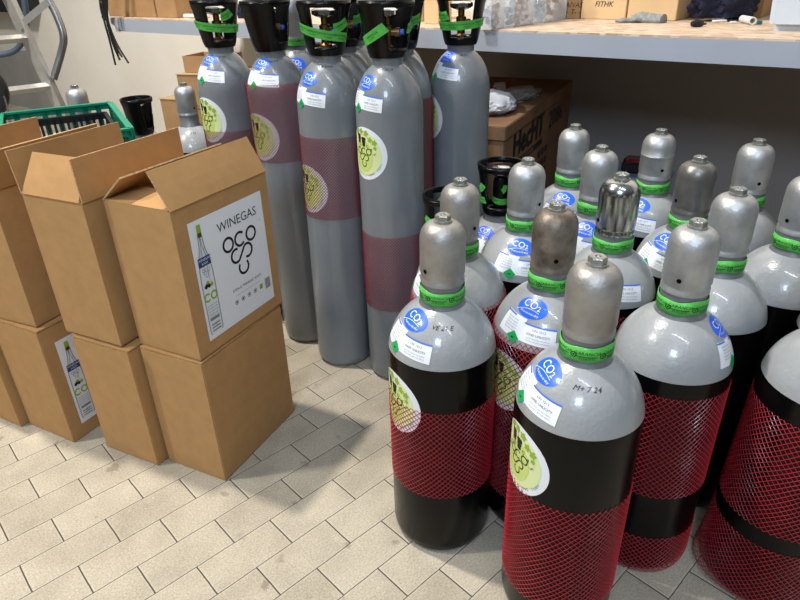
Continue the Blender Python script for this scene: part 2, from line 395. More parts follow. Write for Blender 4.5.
    # welded hems of the sleeve
BR = .115
def short_prof(r=BR, zs=.50, hd=.13):
    p = [(r * .80, .0), (r * .90, .004), (r * .97, .016), (r, .034), (r, zs * .5), (r, zs)]
    for k in range(1, 15):
        t = math.acos(.40) * k / 14; p.append((r * math.cos(t), zs + hd * math.sin(t)))
    return p
def band_text(p, rr, txt=None):
    for k in range(-3, 4):
        x = k * .048
        p.text('GARANCIA', x, .0035, .0088, M_inkg, 1, shear=.2); p.rect(x - .017, -.0035, x + .017, -.0022, M_inkg, 1, 5, 1); p.text('PLNOSTI', x, -.0070, .0065, M_inkg, 1)
        p.arc(x + .026, -.001, .0048, 0, 360, .0016, M_inkg, 1, 10)
        p.disc(x + .026, -.001, .002, .002, M_inkg, 1, rings=1, n=6)
def co2_sticker(root, prof, a, z, sc=1.):
    p = Print(rev_fn(prof, a, z)); t = R(-8)
    p.disc(0, 0, .030 * sc, .0215 * sc, M_blue, 0, rot=t, rings=5, n=36)
    p.text('CO', -.005 * sc, .005 * sc, .021 * sc, M_white, 1, rot=t); p.text('2', .0135 * sc, -.001 * sc, .014 * sc, M_white, 1, rot=t)
    p.arc(-.004 * sc, -.040 * sc, .036 * sc, 128, 58, .0009 * sc, M_white, 1)
    p.text('Potravinársky', -.001 * sc, -.0125 * sc, .0062 * sc, M_white, 1, rot=t)
    return p.build('gas_sticker', root)
def data_label(root, prof, a, z, sc=1., wx=1.):
    f0 = rev_fn(prof, a, z); p = Print(lambda x, y, h: f0(x * wx, y, h))
    p.rect(-.050 * sc, -.017 * sc, -.004 * sc, .022 * sc, M_white, 0, 6, 5, rot=R(-6)); p.rect(-.006 * sc, -.020 * sc, .048 * sc, .010 * sc, M_white, 1, 7, 4, rot=R(-6))
    p.rect(-.006 * sc, .009 * sc, .048 * sc, .0115 * sc, M_blue2, 2, 7, 1, rot=R(-6), c=(.021 * sc, -.005 * sc)); p.rect(-.050 * sc, .020 * sc, -.026 * sc, .0225 * sc, M_blue2, 2, 4, 1, rot=R(-6))
    p.rect(-.026 * sc, -.024 * sc, -.010 * sc, -.008 * sc, M_grn, 3, 2, 2, rot=R(42)); p.rect(-.0205 * sc, -.0175 * sc, -.0155 * sc, -.0155 * sc, M_ink, 4, 1, 1)
    for k in range(5): p.text('Kyslicnik uhlicity', -.028 * sc, (.014 - k * .0048) * sc, .0036 * sc, M_txt, 3, rot=R(-6))
    p.text('UN 1013', .022 * sc, .0035 * sc, .0058 * sc, M_txt, 3, rot=R(-6)); p.text('OXID UHLICITY', .021 * sc, -.004 * sc, .0052 * sc, M_ink, 3, rot=R(-6))
    for k in range(2): p.text('upozornenie plyn pod tlakom', .021 * sc, (-.010 - k * .0045) * sc, .003 * sc, M_txt, 3, rot=R(-6))
    return p.build('data_label', root)
def sitting(x, y): return math.atan2(y, x) - PI / 2
NPR = [(.0455, .60), (.0455, .645)]

def make_cap(parent, m, z0, z1, r, name='valve_cap', hole=None, seam=False):
    bm = bmesh.new(); h = z1 - z0
    pr = [(r * .90, z0), (r * .985, z0 + .001), (r * .985, z0 + h * .07), (r * .955, z0 + h * .09), (r * .965, z0 + h * .13), (r, z0 + h * .17), (r, z0 + h * .70)]
    if seam: pr = pr[:-1] + [(r, z0 + h * .52), (r * 1.012, z0 + h * .525), (r, z0 + h * .53), (r, z0 + h * .70)]
    for k in range(1, 9):
        t = PI / 2 * k / 8; pr.append((r * (.46 + .54 * math.cos(t)), z0 + h * (.70 + .26 * math.sin(t))))
    pr += [(r * .40, z0 + h * .965), (0, z0 + h * .965)]
    lathe(bm, pr, 44); o = obj(name, bm, m, parent, auto=60)
    bm = bmesh.new(); zt = z0 + h * .955
    lathe(bm, [(r * .40, zt), (r * .40, zt + h * .035), (.0, zt + h * .035)], 32)
    lathe(bm, [(r * .345, zt + h * .03), (r * .345, zt + h * .105), (r * .31, zt + h * .12), (r * .12, zt + h * .12), (r * .10, zt + h * .10), (0, zt + h * .10)], 6)
    obj('cap_nut', bm, M_nut, o, auto=25)
    if hole is not None:
        for a in (hole, hole + PI):
            p = Print(rev_fn([(r, z0 + h * .15), (r, z0 + h * .69)], a, z0 + h * .25)); p.disc(0, 0, .0046, .0046, M_hole, 1, rings=2, n=16); p.build('vent_hole', o)
    return o

def short_bottle(x, y, label, stick=-45, wine=None, nets=(), cap=M_cap, capz=.7955, r=BR, hole=20, note=None, lab=True, sticker=True, seam=False, capr=.0452, dome=.52, group='short capped gas bottles', netr=0., bandrot=0, body_top=M_paint, body_low=M_black, cat='gas bottle', band=True, lean=(0, 0)):
    rz = sitting(x, y); t = thing('gas_bottle', label, cat, (x, y, 0), 0, 'short gas bottles standing on the floor', rot=(R(lean[0]), R(lean[1]), rz))
    prof = short_prof(r); bm = bmesh.new()
    lo = [q for q in prof if q[1] <= .505]
    split = [(r * math.cos(math.asin((dome - .5) / .13)), dome)] if dome > .5 else [(r, dome)]
    if dome > .5: lowp = lo + split; upp = split + [q for q in prof if q[1] > dome + .001]
    else: lowp = [q for q in lo if q[1] < dome] + split; upp = split + [q for q in prof if q[1] > dome]
    lathe(bm, [(0, .006), (r * .7, .006)] + lowp, 64, 0); lathe(bm, upp, 64, 1)
    bmesh.ops.remove_doubles(bm, verts=bm.verts, dist=1e-5)
    obj('body', bm, [body_low, body_top], t, auto=50)
    bm = bmesh.new(); lathe(bm, [(r * .43, .606), (r * .43, .616), (.0425, .626), (.0425, .668), (.030, .670)], 40); obj('neck_ring', bm, M_ring, t)
    make_cap(t, cap, .666, capz, capr, hole=R(hole) if hole is not None else None, seam=seam)
    if band:
        bm = bmesh.new(); n = 48; 
        a = [[bm.verts.new(((.0448 + dr) * math.sin(q), -(.0448 + dr) * math.cos(q), zz + .0022 * math.sin(q * 2 + stick) + .0012 * math.sin(q * 5 + x * 9))) for q in [2 * PI * i / n for i in range(n)]] for dr, zz in ((.0, .629), (.0013, .6295), (.0013, .6565), (.0, .657))]
        for u, v in zip(a, a[1:]):
            for i in range(n): bm.faces.new((u[i], u[(i + 1) % n], v[(i + 1) % n], v[i]))
        sb = obj('seal_band', bm, M_green, t, auto=80)
        p = Print(rev_fn([(.0448, .60), (.0448, .70)], R(bandrot), .6435, base=.0015)); band_text(p, .047); p.build('band_print', sb)
    if sticker: co2_sticker(t, prof, R(stick - 3), .601, 1.12)
    if lab: data_label(t, prof, R(stick - 1), .560, 1.26, 1.04)
    if note:
        p = Print(rev_fn(prof, R(note[1]), .597)); p.text(note[0], 0, 0, .0135, M_ink, 1, shear=.3, rot=R(-3)); p.build('handwriting', t)
    if wine is not None:
        p = Print(rev_fn(prof, R(wine[0] + 4), wine[1] - .006)); wine_round(p, .146); p.build('wine_label', t)
    for i, nn in enumerate(nets):
        z0, z1 = nn[:2]; fl = nn[2] if len(nn) > 2 else 0.
        bm = bmesh.new(); net(bm, r + netr, z0, min(z1, .50), 0.0124, .0017, fl, seed=int(abs(x) * 100) + i)
        if z1 > .50:   # the sleeve climbs over the start of the shoulder
            for v in bm.verts:
                v.co.z = z0 + (v.co.z - z0) * (z1 - z0) / (.50 - z0)
                if v.co.z > .50:
                    k = math.cos(math.asin(min((v.co.z - .50) / .13, 1))); v.co.x *= k; v.co.y *= k
        obj('net_sleeve', bm, M_net, t, smooth=False)
    return t

def shroud(parent, z0, z1, r0, r1, win=0., ww=74, flip=False):
    """valve guard: a flared ring with two tall windows, rims top and bottom"""
    bm = bmesh.new(); n = 60; zs = [0, .08, .15, .22, .5, .8, .90, .95, 1.0]
    def rad(t): return r0 + (r1 - r0) * t ** .8 + (.002 if t > .85 else 0)
    vs = [[bm.verts.new((rad(t) * math.sin(2 * PI * i / n + win), -rad(t) * math.cos(2 * PI * i / n + win), z0 + (z1 - z0) * t)) for i in range(n)] for t in zs]
    for k in range(len(zs) - 1):
        for i in range(n):
            a = (i + .5) * 360 / n; inwin = min(a, 360 - a) < ww / 2 + (4 if zs[k] > .4 else 0) or abs(a - 180) < ww / 2
            if inwin and 0.15 <= zs[k] < .90: continue
            bm.faces.new((vs[k][i], vs[k][(i + 1) % n], vs[k + 1][(i + 1) % n], vs[k + 1][i]))
    # floor of the guard
    c = bm.verts.new((0, 0, z0 + .002)); 
    for i in range(n): bm.faces.new((vs[0][(i + 1) % n], vs[0][i], c))
    # rolled top rim
    tube(bm, [(rad(1) * math.sin(2 * PI * i / 48), -rad(1) * math.cos(2 * PI * i / 48), z1) for i in range(49)], .0038, 8, cap=False)
    o = obj('valve_guard', bm, M_shr, parent)
    md = o.modifiers.new('s', 'SOLIDIFY'); md.thickness = .0042; md.offset = -1
    return o
def valve(parent, z0, z1, rot=0.):
    bm = bmesh.new(); h = z1 - z0
    lathe(bm, [(.018, z0), (.018, z0 + h * .12), (.012, z0 + h * .16), (.012, z0 + h * .34), (.0155, z0 + h * .36), (.0155, z0 + h * .55), (.010, z0 + h * .58), (.010, z0 + h * .74)], 20)
    d = Matrix.Rotation(rot, 4, 'Z') @ Matrix.Translation((0, 0, z0 + h * .42)) @ Matrix.Rotation(PI / 2, 4, 'X')
    lathe(bm, [(0, .0), (.009, .0), (.009, .022), (.0115, .023), (.0115, .036), (.008, .037), (0, .037)], 16, M=d)
    v = obj('valve', bm, M_brass, parent)
    bm = bmesh.new(); n = 36; zb = z0 + h * .74; prs = [(.010, -.004), (.026, .001), (.0325, .006), (.0325, .016), (.026, .021), (.008, .022), (0, .022)]
    rings = []
    for rr, zz in prs: rings.append([bm.verts.new(((rr * (1 + (.06 if i % 6 < 3 and rr > .03 else 0))) * math.cos(2 * PI * i / n), (rr * (1 + (.06 if i % 6 < 3 and rr > .03 else 0))) * math.sin(2 * PI * i / n), zb + zz)) for i in range(n)] if rr else [bm.verts.new((0, 0, zb + zz))])
    for a, b in zip(rings, rings[1:]):
        for i in range(n): bm.faces.new(list(dict.fromkeys((a[i % len(a)], a[(i + 1) % n % len(a)], b[(i + 1) % n % len(b)], b[i % len(b)]))))
    obj('handwheel', bm, M_chrome, v)
    bm = bmesh.new(); lathe(bm, [(.019, z0 - .001), (.034, z0), (.036, z0 + .004), (.030, z0 + .006), (.016, z0 + .006)], 30); obj('base_washer', bm, M_wplast, v)
    bm = bmesh.new(); lathe(bm, [(0, 0), (.0075, 0), (.0075, .010), (0, .010)], 14, M=Matrix.Rotation(rot, 4, 'Z') @ Matrix.Translation((0, -.037, z0 + h * .42)) @ Matrix.Rotation(PI / 2, 4, 'X')); obj('outlet_plug', bm, M_blue2, v)
def ribbon(parent, prof, a0, a1, z0, z1, w, name='seal_band', txt=True, base=.0015):
    """printed green ribbon from angle a0,height z0 to angle a1,height z1"""
    fn = rev_fn(prof, 0, (z0 + z1) / 2, base=base)
    rr = [p for p in prof][0][0] * .5 + prof[-1][0] * .5
    p = Print(fn); n = 20; x0, x1 = R(a0) * rr, R(a1) * rr
    zc = (z0 + z1) / 2; P = [(x0 + (x1 - x0) * i / n, z0 - zc + (z1 - z0) * i / n - .004 * math.sin(PI * i / n)) for i in range(n + 1)]
    p.stroke(P, w, M_green, 0)
    if txt:
        L_ = abs(x1 - x0); k = max(1, int(L_ / .036))
        for i in range(k):
            t = (i + .5) / k; x, y = P[int(t * n)]; p.text('GARANCIA', x, y + .003, .0075, M_inkg, 1, rot=math.atan2(z1 - z0, x1 - x0)); p.text('PLNOSTI', x, y - .005, .005, M_inkg, 1, rot=math.atan2(z1 - z0, x1 - x0))
    return p.build(name, parent)
TR = .0955
def tall_prof(r=TR, zs=.872, hd=.135, rn=.43):
    p = [(r * .80, .0), (r * .90, .004), (r * .97, .016), (r, .036), (r, .45), (r, zs)]
    for k in range(1, 15):
        t = math.acos(rn) * k / 14; p.append((r * math.cos(t), zs + hd * math.sin(t)))
    return p
RB = {'a': ((-80, 62, 1.090, 1.058), (20, 58, 1.084, 1.102)), 'b': ((-70, -2, 1.052, 1.092), (52, 72, 1.085, 1.095)), 'c': ((-78, 80, 1.086, 1.066), (12, 42, 1.104, 1.118)), 'd': ((-78, 78, 1.068, 1.078), (-72, -35, 1.098, 1.098)), 'e': ((30, 62, 1.09, 1.10),)}
def tall_bottle(x, y, label, stick=-35, wine=None, nets=(), win=0, lean=0, capped=False, note=None, lab=True, dz=0., ribs=True, rib='', ws=.148, group=None):
    t = thing('tall_gas_bottle', label, 'gas bottle', (x, y, 0), 0, 'tall gas bottles standing in a cluster', rot=(0, R(lean), sitting(x, y)))
    prof = tall_prof(); bm = bmesh.new(); lathe(bm, [(0, .006), (TR * .7, .006)] + prof, 64); bmesh.ops.remove_doubles(bm, verts=bm.verts, dist=1e-5); obj('body', bm, M_paintT, t, auto=50)
    bm = bmesh.new(); lathe(bm, [(.0415, .985), (.0415, 1.006), (.043, 1.008), (.043, 1.018), (.030, 1.020)], 40); obj('neck_ring', bm, M_paintT, t)
    if capped:
        make_cap(t, M_cap, 1.02, 1.17, .043)
        ribbon(t, [(.0445, 1.0), (.0445, 1.05)], -170, 170, 1.022, 1.022, .022)
    else:
        sp = [(.046 + (.0705 - .046) * k / 8, 1.016 + (1.150 - 1.016) * k / 8) for k in range(9)]
        g = shroud(t, 1.016, 1.150, .046, .0705, R(win))
        valve(t, 1.024, 1.142, R(win + 40))
        if ribs:
            for a0_, a1_, z0_, z1_ in (RB[rib] if rib in RB else ()): ribbon(g, sp, a0_, a1_, z0_, z1_, .025, base=.0105)
    if lab:
        co2_sticker(t, prof, R(stick), .955 + dz * .8, .98); data_label(t, prof, R(stick + 2), .908 + dz, 1.22, 1.0)
    p = Print(rev_fn(prof, R(note[1] if note else 5), .985)); p.text(note[0] if note else 'VE 214', 0, 0, .0095, M_ink, 1, shear=.3); p.build('handwriting', t)
    if wine is not None:
        p = Print(rev_fn(prof, R(wine[0]), wine[1])); wine_round(p, ws); p.build('wine_label', t)
    for i, (z0, z1) in enumerate(nets):
        bm = bmesh.new(); net(bm, TR, z0, z1, .0090, .0016, 0., seed=int(abs(x) * 100) + i); obj('net_sleeve', bm, M_netT, t, smooth=False)
    return t

short_bottle(.0865, 1.120, 'front left short gas bottle, red net band around its black body, nearest the cardboard boxes', stick=-46, wine=(-62, .415), nets=((.183, .417),), cap=M_capw, hole=-48, note=('VE 21 E', 0), bandrot=-10)
short_bottle(.320, .907, 'frontmost short gas bottle with M+ 7 24 handwritten on its grey shoulder', stick=-50, wine=(-56, .425), nets=((.085, .356),), cap=M_capw, hole=None, note=('M+ 7 24', 8), bandrot=5)
short_bottle(.546, 1.052, 'short gas bottle with two separate red net sleeves, right of the frontmost bottle', stick=94, nets=((.233, .487), (.004, .116, .003)), cap=M_cap, hole=-15, bandrot=0)
short_bottle(.143, 1.346, 'short gas bottle right behind the front left one, net over its shoulder edge', stick=-75, nets=((.20, .53),), cap=M_capw, hole=48, bandrot=30)
short_bottle(.317, 1.166, 'short gas bottle with a brown stained cap, behind the frontmost bottle', stick=-22, wine=(-50, .43), nets=((.10, .535),), cap=M_capb, hole=10, bandrot=0)
short_bottle(.324, 1.495, 'short gas bottle with plain grey cap right in front of the guarded short bottle', stick=0, nets=(), cap=M_cap, hole=50, bandrot=-10)
short_bottle(.533, 1.845, 'rearmost short gas bottle, beside the printed brown carton', stick=-8, nets=(), cap=M_cap, hole=None, bandrot=0)
short_bottle(.535, 1.594, 'short gas bottle between the rearmost one and the polished cap bottle', stick=-10, nets=(), cap=M_cap, hole=None, bandrot=0)
short_bottle(.506, 1.349, 'short gas bottle with a shiny polished metal cap', stick=12, nets=((.20, .50),), cap=M_capc, hole=-60, bandrot=0, sticker=False)
short_bottle(.751, 1.755, 'short gas bottle with a fine dark seam around its cap, beside the red lens lamp', stick=-20, nets=(), cap=M_cap, hole=25, seam=True, bandrot=0)
short_bottle(.733, 1.468, 'short gas bottle with a dark dented steel cap, right of the polished one', stick=-32, nets=(), cap=M_capd, hole=-50, bandrot=-30)
short_bottle(.952, 1.612, 'short gas bottle at the back right, its cap against the plain shade-toned wall', stick=150, nets=(), cap=M_cap, hole=30, bandrot=40)
short_bottle(.705, 1.224, 'short gas bottle directly behind the one with two net sleeves', stick=170, nets=(), cap=M_cap, hole=None, bandrot=-10)
short_bottle(.918, 1.318, 'short gas bottle whose cap is cut by the right edge of the photo', stick=160, nets=(), cap=M_cap, hole=-35, bandrot=-30)
short_bottle(.782, .950, 'short gas bottle at lower right corner with two wide red net sleeves', stick=140, lean=(0, 2.0), nets=((.215, .475), (.006, .175, .016)), cap=M_cap, hole=None, bandrot=0)
short_bottle(.955, 1.105, 'short gas bottle at the right edge, only its bare grey shoulder in view', r=.108, stick=160, nets=(), cap=M_cap, hole=None, bandrot=0)
short_bottle(-1.43, 2.92, 'distant short gas bottle, only its cap showing behind the green crate', stick=0, nets=(), cap=M_cap, hole=None, band=False, lab=False)
short_bottle(-.935, 2.895, 'short gas bottle without green band, left of the leftmost tall bottle', stick=-20, nets=(), cap=M_cap, hole=40, band=False, lab=False, note=('VE 24', 0), sticker=False)

# short bottles with black open valve guards
def guarded_short(x, y, label, win=0, stick=0, BR=BR, hs=1., ribs=True):
    t = thing('gas_bottle', label, 'gas bottle', (x, y, 0), sitting(x, y), 'short gas bottles standing on the floor'); prof = short_prof(BR)
    prof = [(a, b * .94) for a, b in prof]
    bm = bmesh.new(); lathe(bm, [(0, .006), (BR * .7, .006)] + prof[:7], 64, 0); lathe(bm, prof[6:], 64, 1); bmesh.ops.remove_doubles(bm, verts=bm.verts, dist=1e-5); obj('body', bm, [M_black, M_paint], t, auto=50)
    bm = bmesh.new(); lathe(bm, [(.046, .570), (.0415, .585), (.0415, .612), (.03, .614)], 40); obj('neck_ring', bm, M_ring, t)
    g = shroud(t, .606, .752, .044, .062, R(win), 84)
    sp = [(.045 + .018 * k / 8, .606 + .146 * k / 8) for k in range(9)]
    if ribs: ribbon(g, sp, win - 75, win - 40, .655, .652, .020, base=.009); ribbon(g, sp, win - 66, win - 50, .682, .700, .020, txt=False, base=.009)
    bm = bmesh.new(); lathe(bm, [(.020, .612), (.021, .625), (.021, .70), (.017, .712), (0, .713)], 24); v = obj('valve', bm, M_shr, t)
    bm = bmesh.new(); lathe(bm, [(.008, .713), (.026, .720), (.030, .727), (.030, .738), (.022, .745), (0, .746)], 30); obj('handwheel', bm, M_chrome, v)
    if ribs: ribbon(v, [(.0212, .61), (.0212, .70)], -70, 80, .648, .64, .018); ribbon(v, [(.0212, .61), (.0212, .72)], 15, 45, .672, .69, .016, txt=False)
    co2_sticker(t, prof, R(stick - 10), .560); data_label(t, prof, R(stick), .520, 1.2, 1.1); t.scale = (1, 1, hs)
pB = onz(502, 154, .752); pC = onz(132, 101, .742)
guarded_short(pB.x, pB.y, 'short gas bottle with open black valve guard and chrome handwheel, before the brown carton', 0, -20, hs=.965)
guarded_short(.134, 1.567, 'slim gas bottle with black valve guard, just right of the front tall bottle', 0, -20, BR=.088, hs=.925)
guarded_short(-1.135, 2.84, 'black guarded gas bottle behind the green crate', 60, -20, BR=.090, ribs=False)

TN = [((-.203, 1.895), dict(stick=-46, wine=(-58, .635), nets=((.545, .795),), win=-2, lean=.8, rib='a', label='second tall grey gas bottle from the front, one red net band at middle height', note=('VE 214 A', -4))),
      ((-.014, 1.80), dict(stick=-50, wine=(-50, .765), nets=((.27, .52),), win=38, rib='b', label='front tall grey gas bottle, round green wine sticker above a low red net band', note=('VE 221 A', -6))),
      ((-.345, 2.06), dict(dz=.032, stick=-36, wine=(-52, .765), nets=((.685, .925),), win=62, lean=-1.6, label='tall grey gas bottle with a high red net band right below its shoulder', note=('VE 212', 2))),
      ((-.568, 2.21), dict(dz=.028, stick=-43, wine=(-55, .79), nets=((.50, .755),), win=18, rib='c', label='leftmost tall grey gas bottle, round wine sticker above its net', note=('F ON', 2))),
      ((.212, 2.065), dict(dz=.034, stick=-48, wine=(-78, .80), nets=(), win=0, rib='d', label='rightmost tall grey gas bottle, beside the brown carton under the shelf', note=('VE 21', 8))),
      ((.022, 2.000), dict(stick=60, wine=None, nets=((.58, .875),), win=30, rib='e', label='tall grey gas bottle mostly hidden behind the front one, narrow strip of net showing', lab=False)),
      ((.020, 2.200), dict(stick=60, wine=None, nets=(), win=30, label='hidden tall grey gas bottle, only its upper shoulder arc showing left of the rightmost one', lab=False, ribs=False)),
      ((-.155, 2.115), dict(stick=60, wine=None, nets=(), win=40, rib='e', label='tall grey gas bottle in second row, valve guard showing between two front tall bottles', lab=False)),
      ((-.135, 2.320), dict(stick=60, wine=None, nets=(), win=40, label='rearmost tall grey gas bottle, a sliver of shoulder behind the second row', lab=False, ribs=False)),
      ((-.330, 2.262), dict(stick=0, wine=None, nets=(), capped=True, label='tall grey gas bottle with closed grey cap in the rear row', lab=True))]
for (x, y), kw in TN: tall_bottle(x, y, kw.pop('label'), **kw)

# ------------------------------------------------------------------ cardboard boxes
U = Vector((math.cos(R(63.5)), math.sin(R(63.5)), 0)); V = Vector((math.cos(R(153.9)), math.sin(R(153.9)), 0)); ZU = Vector((0, 0, 1))
BW, BL, BH, TH = .205, .332, .385, .004
def carton(front, z, label, open_=False, ang=63.7, w=BW, l=BL, h=BH, m=M_card, flaps=None, print_=None, tape=True, cat='box', group=None, name='cardboard_box', small=False):
    """front = front lower corner (world x,y); local +X runs back along the long side, local +Y to the left"""
    t = thing(name, label, cat, (front[0], front[1], z), R(ang), 'cardboard boxes stacked two high')
    bm = bmesh.new(); e = .0025
    if not open_:
        box(bm, (l / 2, w / 2, h / 2), (l, w, h), bev=e)
    else:
        for c, s in (((l / 2, w / 2, TH / 2), (l, w, TH)), ((l / 2, TH / 2, h / 2), (l, TH, h)), ((l / 2, w - TH / 2, h / 2), (l, TH, h)), ((TH / 2, w / 2, h / 2), (TH, w - 2 * TH, h)), ((l - TH / 2, w / 2, h / 2), (TH, w - 2 * TH, h))):
            box(bm, c, s)
    b = obj('box_body', bm, m, t, smooth=False)
    if flaps:
        for (p0, p1, d, ln, cut, nm) in flaps:      # hinge p0->p1, direction d, length, taper of the free corners
            p0, p1, d = Vector(p0), Vector(p1), Vector(d).normalized(); ax = (p1 - p0).normalized(); nn = ax.cross(d).normalized() * TH
            bm = bmesh.new(); n = 10; rnd = random.Random(int(ln * 1e4) + len(nm)); rows = []
            for j in range(5):
                f = j / 4; row = []
                for i in range(n + 1):
                    q = p0 + (p1 - p0) * i / n; q = q + ax * (cut[0] * f * (1 - i / n)) - ax * (cut[1] * f * (i / n)) + d * ln * f + nn * .5 * math.sin(PI * f) * math.sin(3 * i / n) * .8
                    row.append(q)
                rows.append(row)
            A = [[bm.verts.new(q) for q in r_] for r_ in rows]; B_ = [[bm.verts.new(q + nn) for q in r_] for r_ in rows]
            for j in range(4):
                for i in range(n):
                    bm.faces.new((A[j][i], A[j][i + 1], A[j + 1][i + 1], A[j + 1][i])); bm.faces.new((B_[j][i], B_[j + 1][i], B_[j + 1][i + 1], B_[j][i + 1]))
            for i in range(n):
                bm.faces.new((A[4][i], A[4][i + 1], B_[4][i + 1], B_[4][i])).material_index = 1; bm.faces.new((A[0][i + 1], A[0][i], B_[0][i], B_[0][i + 1])).material_index = 0
            for j in range(4):
                bm.faces.new((A[j + 1][0], B_[j + 1][0], B_[j][0], A[j][0])).material_index = 1; bm.faces.new((A[j][n], B_[j][n], B_[j + 1][n], A[j + 1][n])).material_index = 1
            obj('flap', bm, [m, M_edge], t, smooth=False)
    elif not open_ and tape:
        bm = bmesh.new()      # closed top: two flaps meeting in a slit
        for k in (0, 1): box(bm, (l / 2, w * (.25 + .5 * k), h + TH / 2 + .0004), (l - .002, w / 2 - .0012, TH))
        obj('top_flaps', bm, [m], t, smooth=False)
    return t
def oco_print(t, w0, z0, pw, ph, l_off, face='long'):
    """large white print on the long right face: local X along, Z up, face at y=0 looking to -Y"""
    p = Print(flat_fn((l_off, -.0002, z0), (1, 0, 0), (0, 0, 1), (0, -1, 0)))
    p.rect(0, 0, pw, ph, M_white, 0)
    x = .030; 
    # the drink bottle picture: outline, glass, cap, collar label, green rings, small print
    yb, yt = .014, ph - .012; Hh = yt - yb
    def Y(f): return yb + Hh * f
    prof = [(0, .020), (.03, .0225), (.50, .0225), (.60, .0215), (.70, .0165), (.80, .0095), (.93, .0065), (.97, .0065), (1., .0065)]
    pts = [(x - a, Y(f)) for f, a in prof] + [(x + a, Y(f)) for f, a in reversed(prof)]; n = len(prof)
    p.put(pts, [(i, i + 1, 2 * n - 2 - i, 2 * n - 1 - i) for i in range(n - 1)], M_glass, 1)
    for s in (-1, 1): p.stroke([(x + s * (a - .001), Y(f)) for f, a in prof[:-2]], .0030, mat('glass_shade', (140, 150, 160), .4), 2); p.stroke([(x + s * (a - .007), Y(f)) for f, a in prof[4:7]], .0016, M_txt, 2)
    p.stroke([(x - .004, Y(.62)), (x - .002, Y(.9))], .0012, M_txt, 2); p.stroke([(x + .006, Y(.50)), (x + .006, Y(.8))], .001, M_txt, 2)
    p.rect(x - .0065, Y(.93), x + .0065, Y(1.0), M_leaf, 3); p.rect(x - .0058, Y(.89), x + .0058, Y(.93), M_brass, 3)
    p.rect(x - .0205, Y(.635), x + .0205, Y(.72), mat('collar_navy', (40, 62, 110), .5), 3); p.text('WINEGAS', x, Y(.695), .009, M_white, 4); p.text('SODA', x, Y(.66), .008, M_white, 4)
    oco_logo(p, x, Y(.60), .0038, .0011, M_txt, 3)
    for gx, gy, mm in ((-.006, .46, M_grape), (.001, .45, M_grape), (.008, .475, M_cream), (.010, .455, M_leaf), (-.002, .48, M_leaf), (-.010, .45, M_grape)):
        p.disc(x + gx, Y(gy), .0048, .0055, mm, 3, rings=1, n=10)
    p.arc(x - .011, Y(.35), .0095, 40, 320, .0045, M_leaf, 3); p.arc(x + .011, Y(.35), .0095, 0, 360, .0045, M_leaf, 3)
    for k in range(5): p.text('prirodna soda', x, Y(.27 - k * .028), .0060, M_txt, 3)
    p.rect(x - .016, Y(.125), x + .016, Y(.15), M_txt, 3); 
    for k in range(3): p.rect(x - .015, Y(.02 + k * .03), x + .015, Y(.032 + k * .03), M_txt, 3)
    p.disc(x, Y(.085), .004, .004, M_leaf, 4, rings=1, n=10)
    if pw > .12:
        cx = pw * .62
        p.text('WINEGAS', cx, ph * .855, .033, M_ink, 1, sx=1.0)
        oco_logo(p, cx - .002, ph * .69, .0175, .0066, M_ink, 1)
        p.arc(pw * .93, ph * .76, .0014, 0, 360, .0006, M_ink, 1, 8)
        p.text('SODA & "WINEGAS" KATO', cx, ph * .285, .0095, M_ink, 1, shear=.2)
        p.text('vyrobene prirodnym kvasenim hrozna bez konzervantov', cx, ph * .235, .0042, M_txt, 1)
        for i in range(1, 6):
            q = pw * .34 + i * pw * .095; mm = (M_ink, M_ink, M_ink, M_brass, M_brass, M_leaf)[i]
            if i == 5: p.rect(q - .006, ph * .155, q + .006, ph * .20, M_leaf, 1)
            else: p.arc(q, ph * .175, .0058, 0, 360, .0012, mm, 1); p.disc(q, ph * .175, .003, .003, mm, 1, rings=1, n=8)
        for i in range(12): p.rect(pw * .885 + i * .0018, ph * .125, pw * .885 + i * .0018 + (.0006 if i % 3 else .0011), ph * .225, M_ink, 1)
    return p.build('printed_label', t)
def vert_flaps(h, w=BW, l=BL, near=(0, -.06), far=(0, .1), endn=None):
    F = []
    F.append(((0, 0, h), (l, 0, h), (0, near[1], 1), .1015, (0.0, 0.0), 'near'))
    F.append(((l, w, h), (0, w, h), (0, far[1], 1), .1015, (0.0, 0.0), 'far'))
    if endn: F.append(((0, w - .005, h), (0, .005, h), endn, .1015, (.022, .0), 'end'))
    F.append(((l, .005, h), (l, w - .005, h), (-1, 0, -.12), .1015, (.01, .01), 'back'))
    return F
L4f = (-.489, 1.268); 
lower = 'lower cardboard boxes'; 
carton(L4f, 0, 'lower cardboard box at the right end, under the box with the big printed label', ang=63.9, h=.380)
carton((-.695, 1.336), 0, 'plain lower cardboard box, second from the right end of the lower row', ang=63.9, h=.378)
t = carton((-.982, 1.446), 0, 'lower cardboard box showing a narrow strip of printed bottle label, left of the plain ones', ang=62.5, h=.380); oco_print(t, 0, .045, .26, .285, .038)
carton((-1.183, 1.527), 0, 'leftmost lower cardboard box, cut by the left edge of the photo', ang=62, h=.380)
h = BH
c4 = carton((-.491, 1.276), .385, 'upper cardboard box with big white printed label and flaps folded into a roof', open_=True, ang=62.6, flaps=[
    ((0, 0, h), (BL, 0, h), (0, .474, .849), .097, (0., 0.), 'near'),
    ((BL, BW, h), (0, BW, h), (0, -.77, .62), .095, (0, .0), 'farr'),
    ((0, BW - .006, h), (0, .006, h), (1, 0, .06), .095, (.0, .0), 'end')])
oco_print(c4, 0, .036, .262, .308, .040)
c3 = carton((-.716, 1.355), .385, 'upper cardboard box with all flaps standing up, directly left of the printed one', open_=True, ang=63.6, flaps=vert_flaps(h, near=(0, .02), far=(0, .10), endn=(.42, 0, .9)))
c2 = carton((-.990, 1.468), .385, 'upper cardboard box with raised flaps, second from the left edge of the photo', open_=True, ang=66, flaps=vert_flaps(h, near=(0, -.30), far=(0, -.05), endn=(.4, 0, .9)))

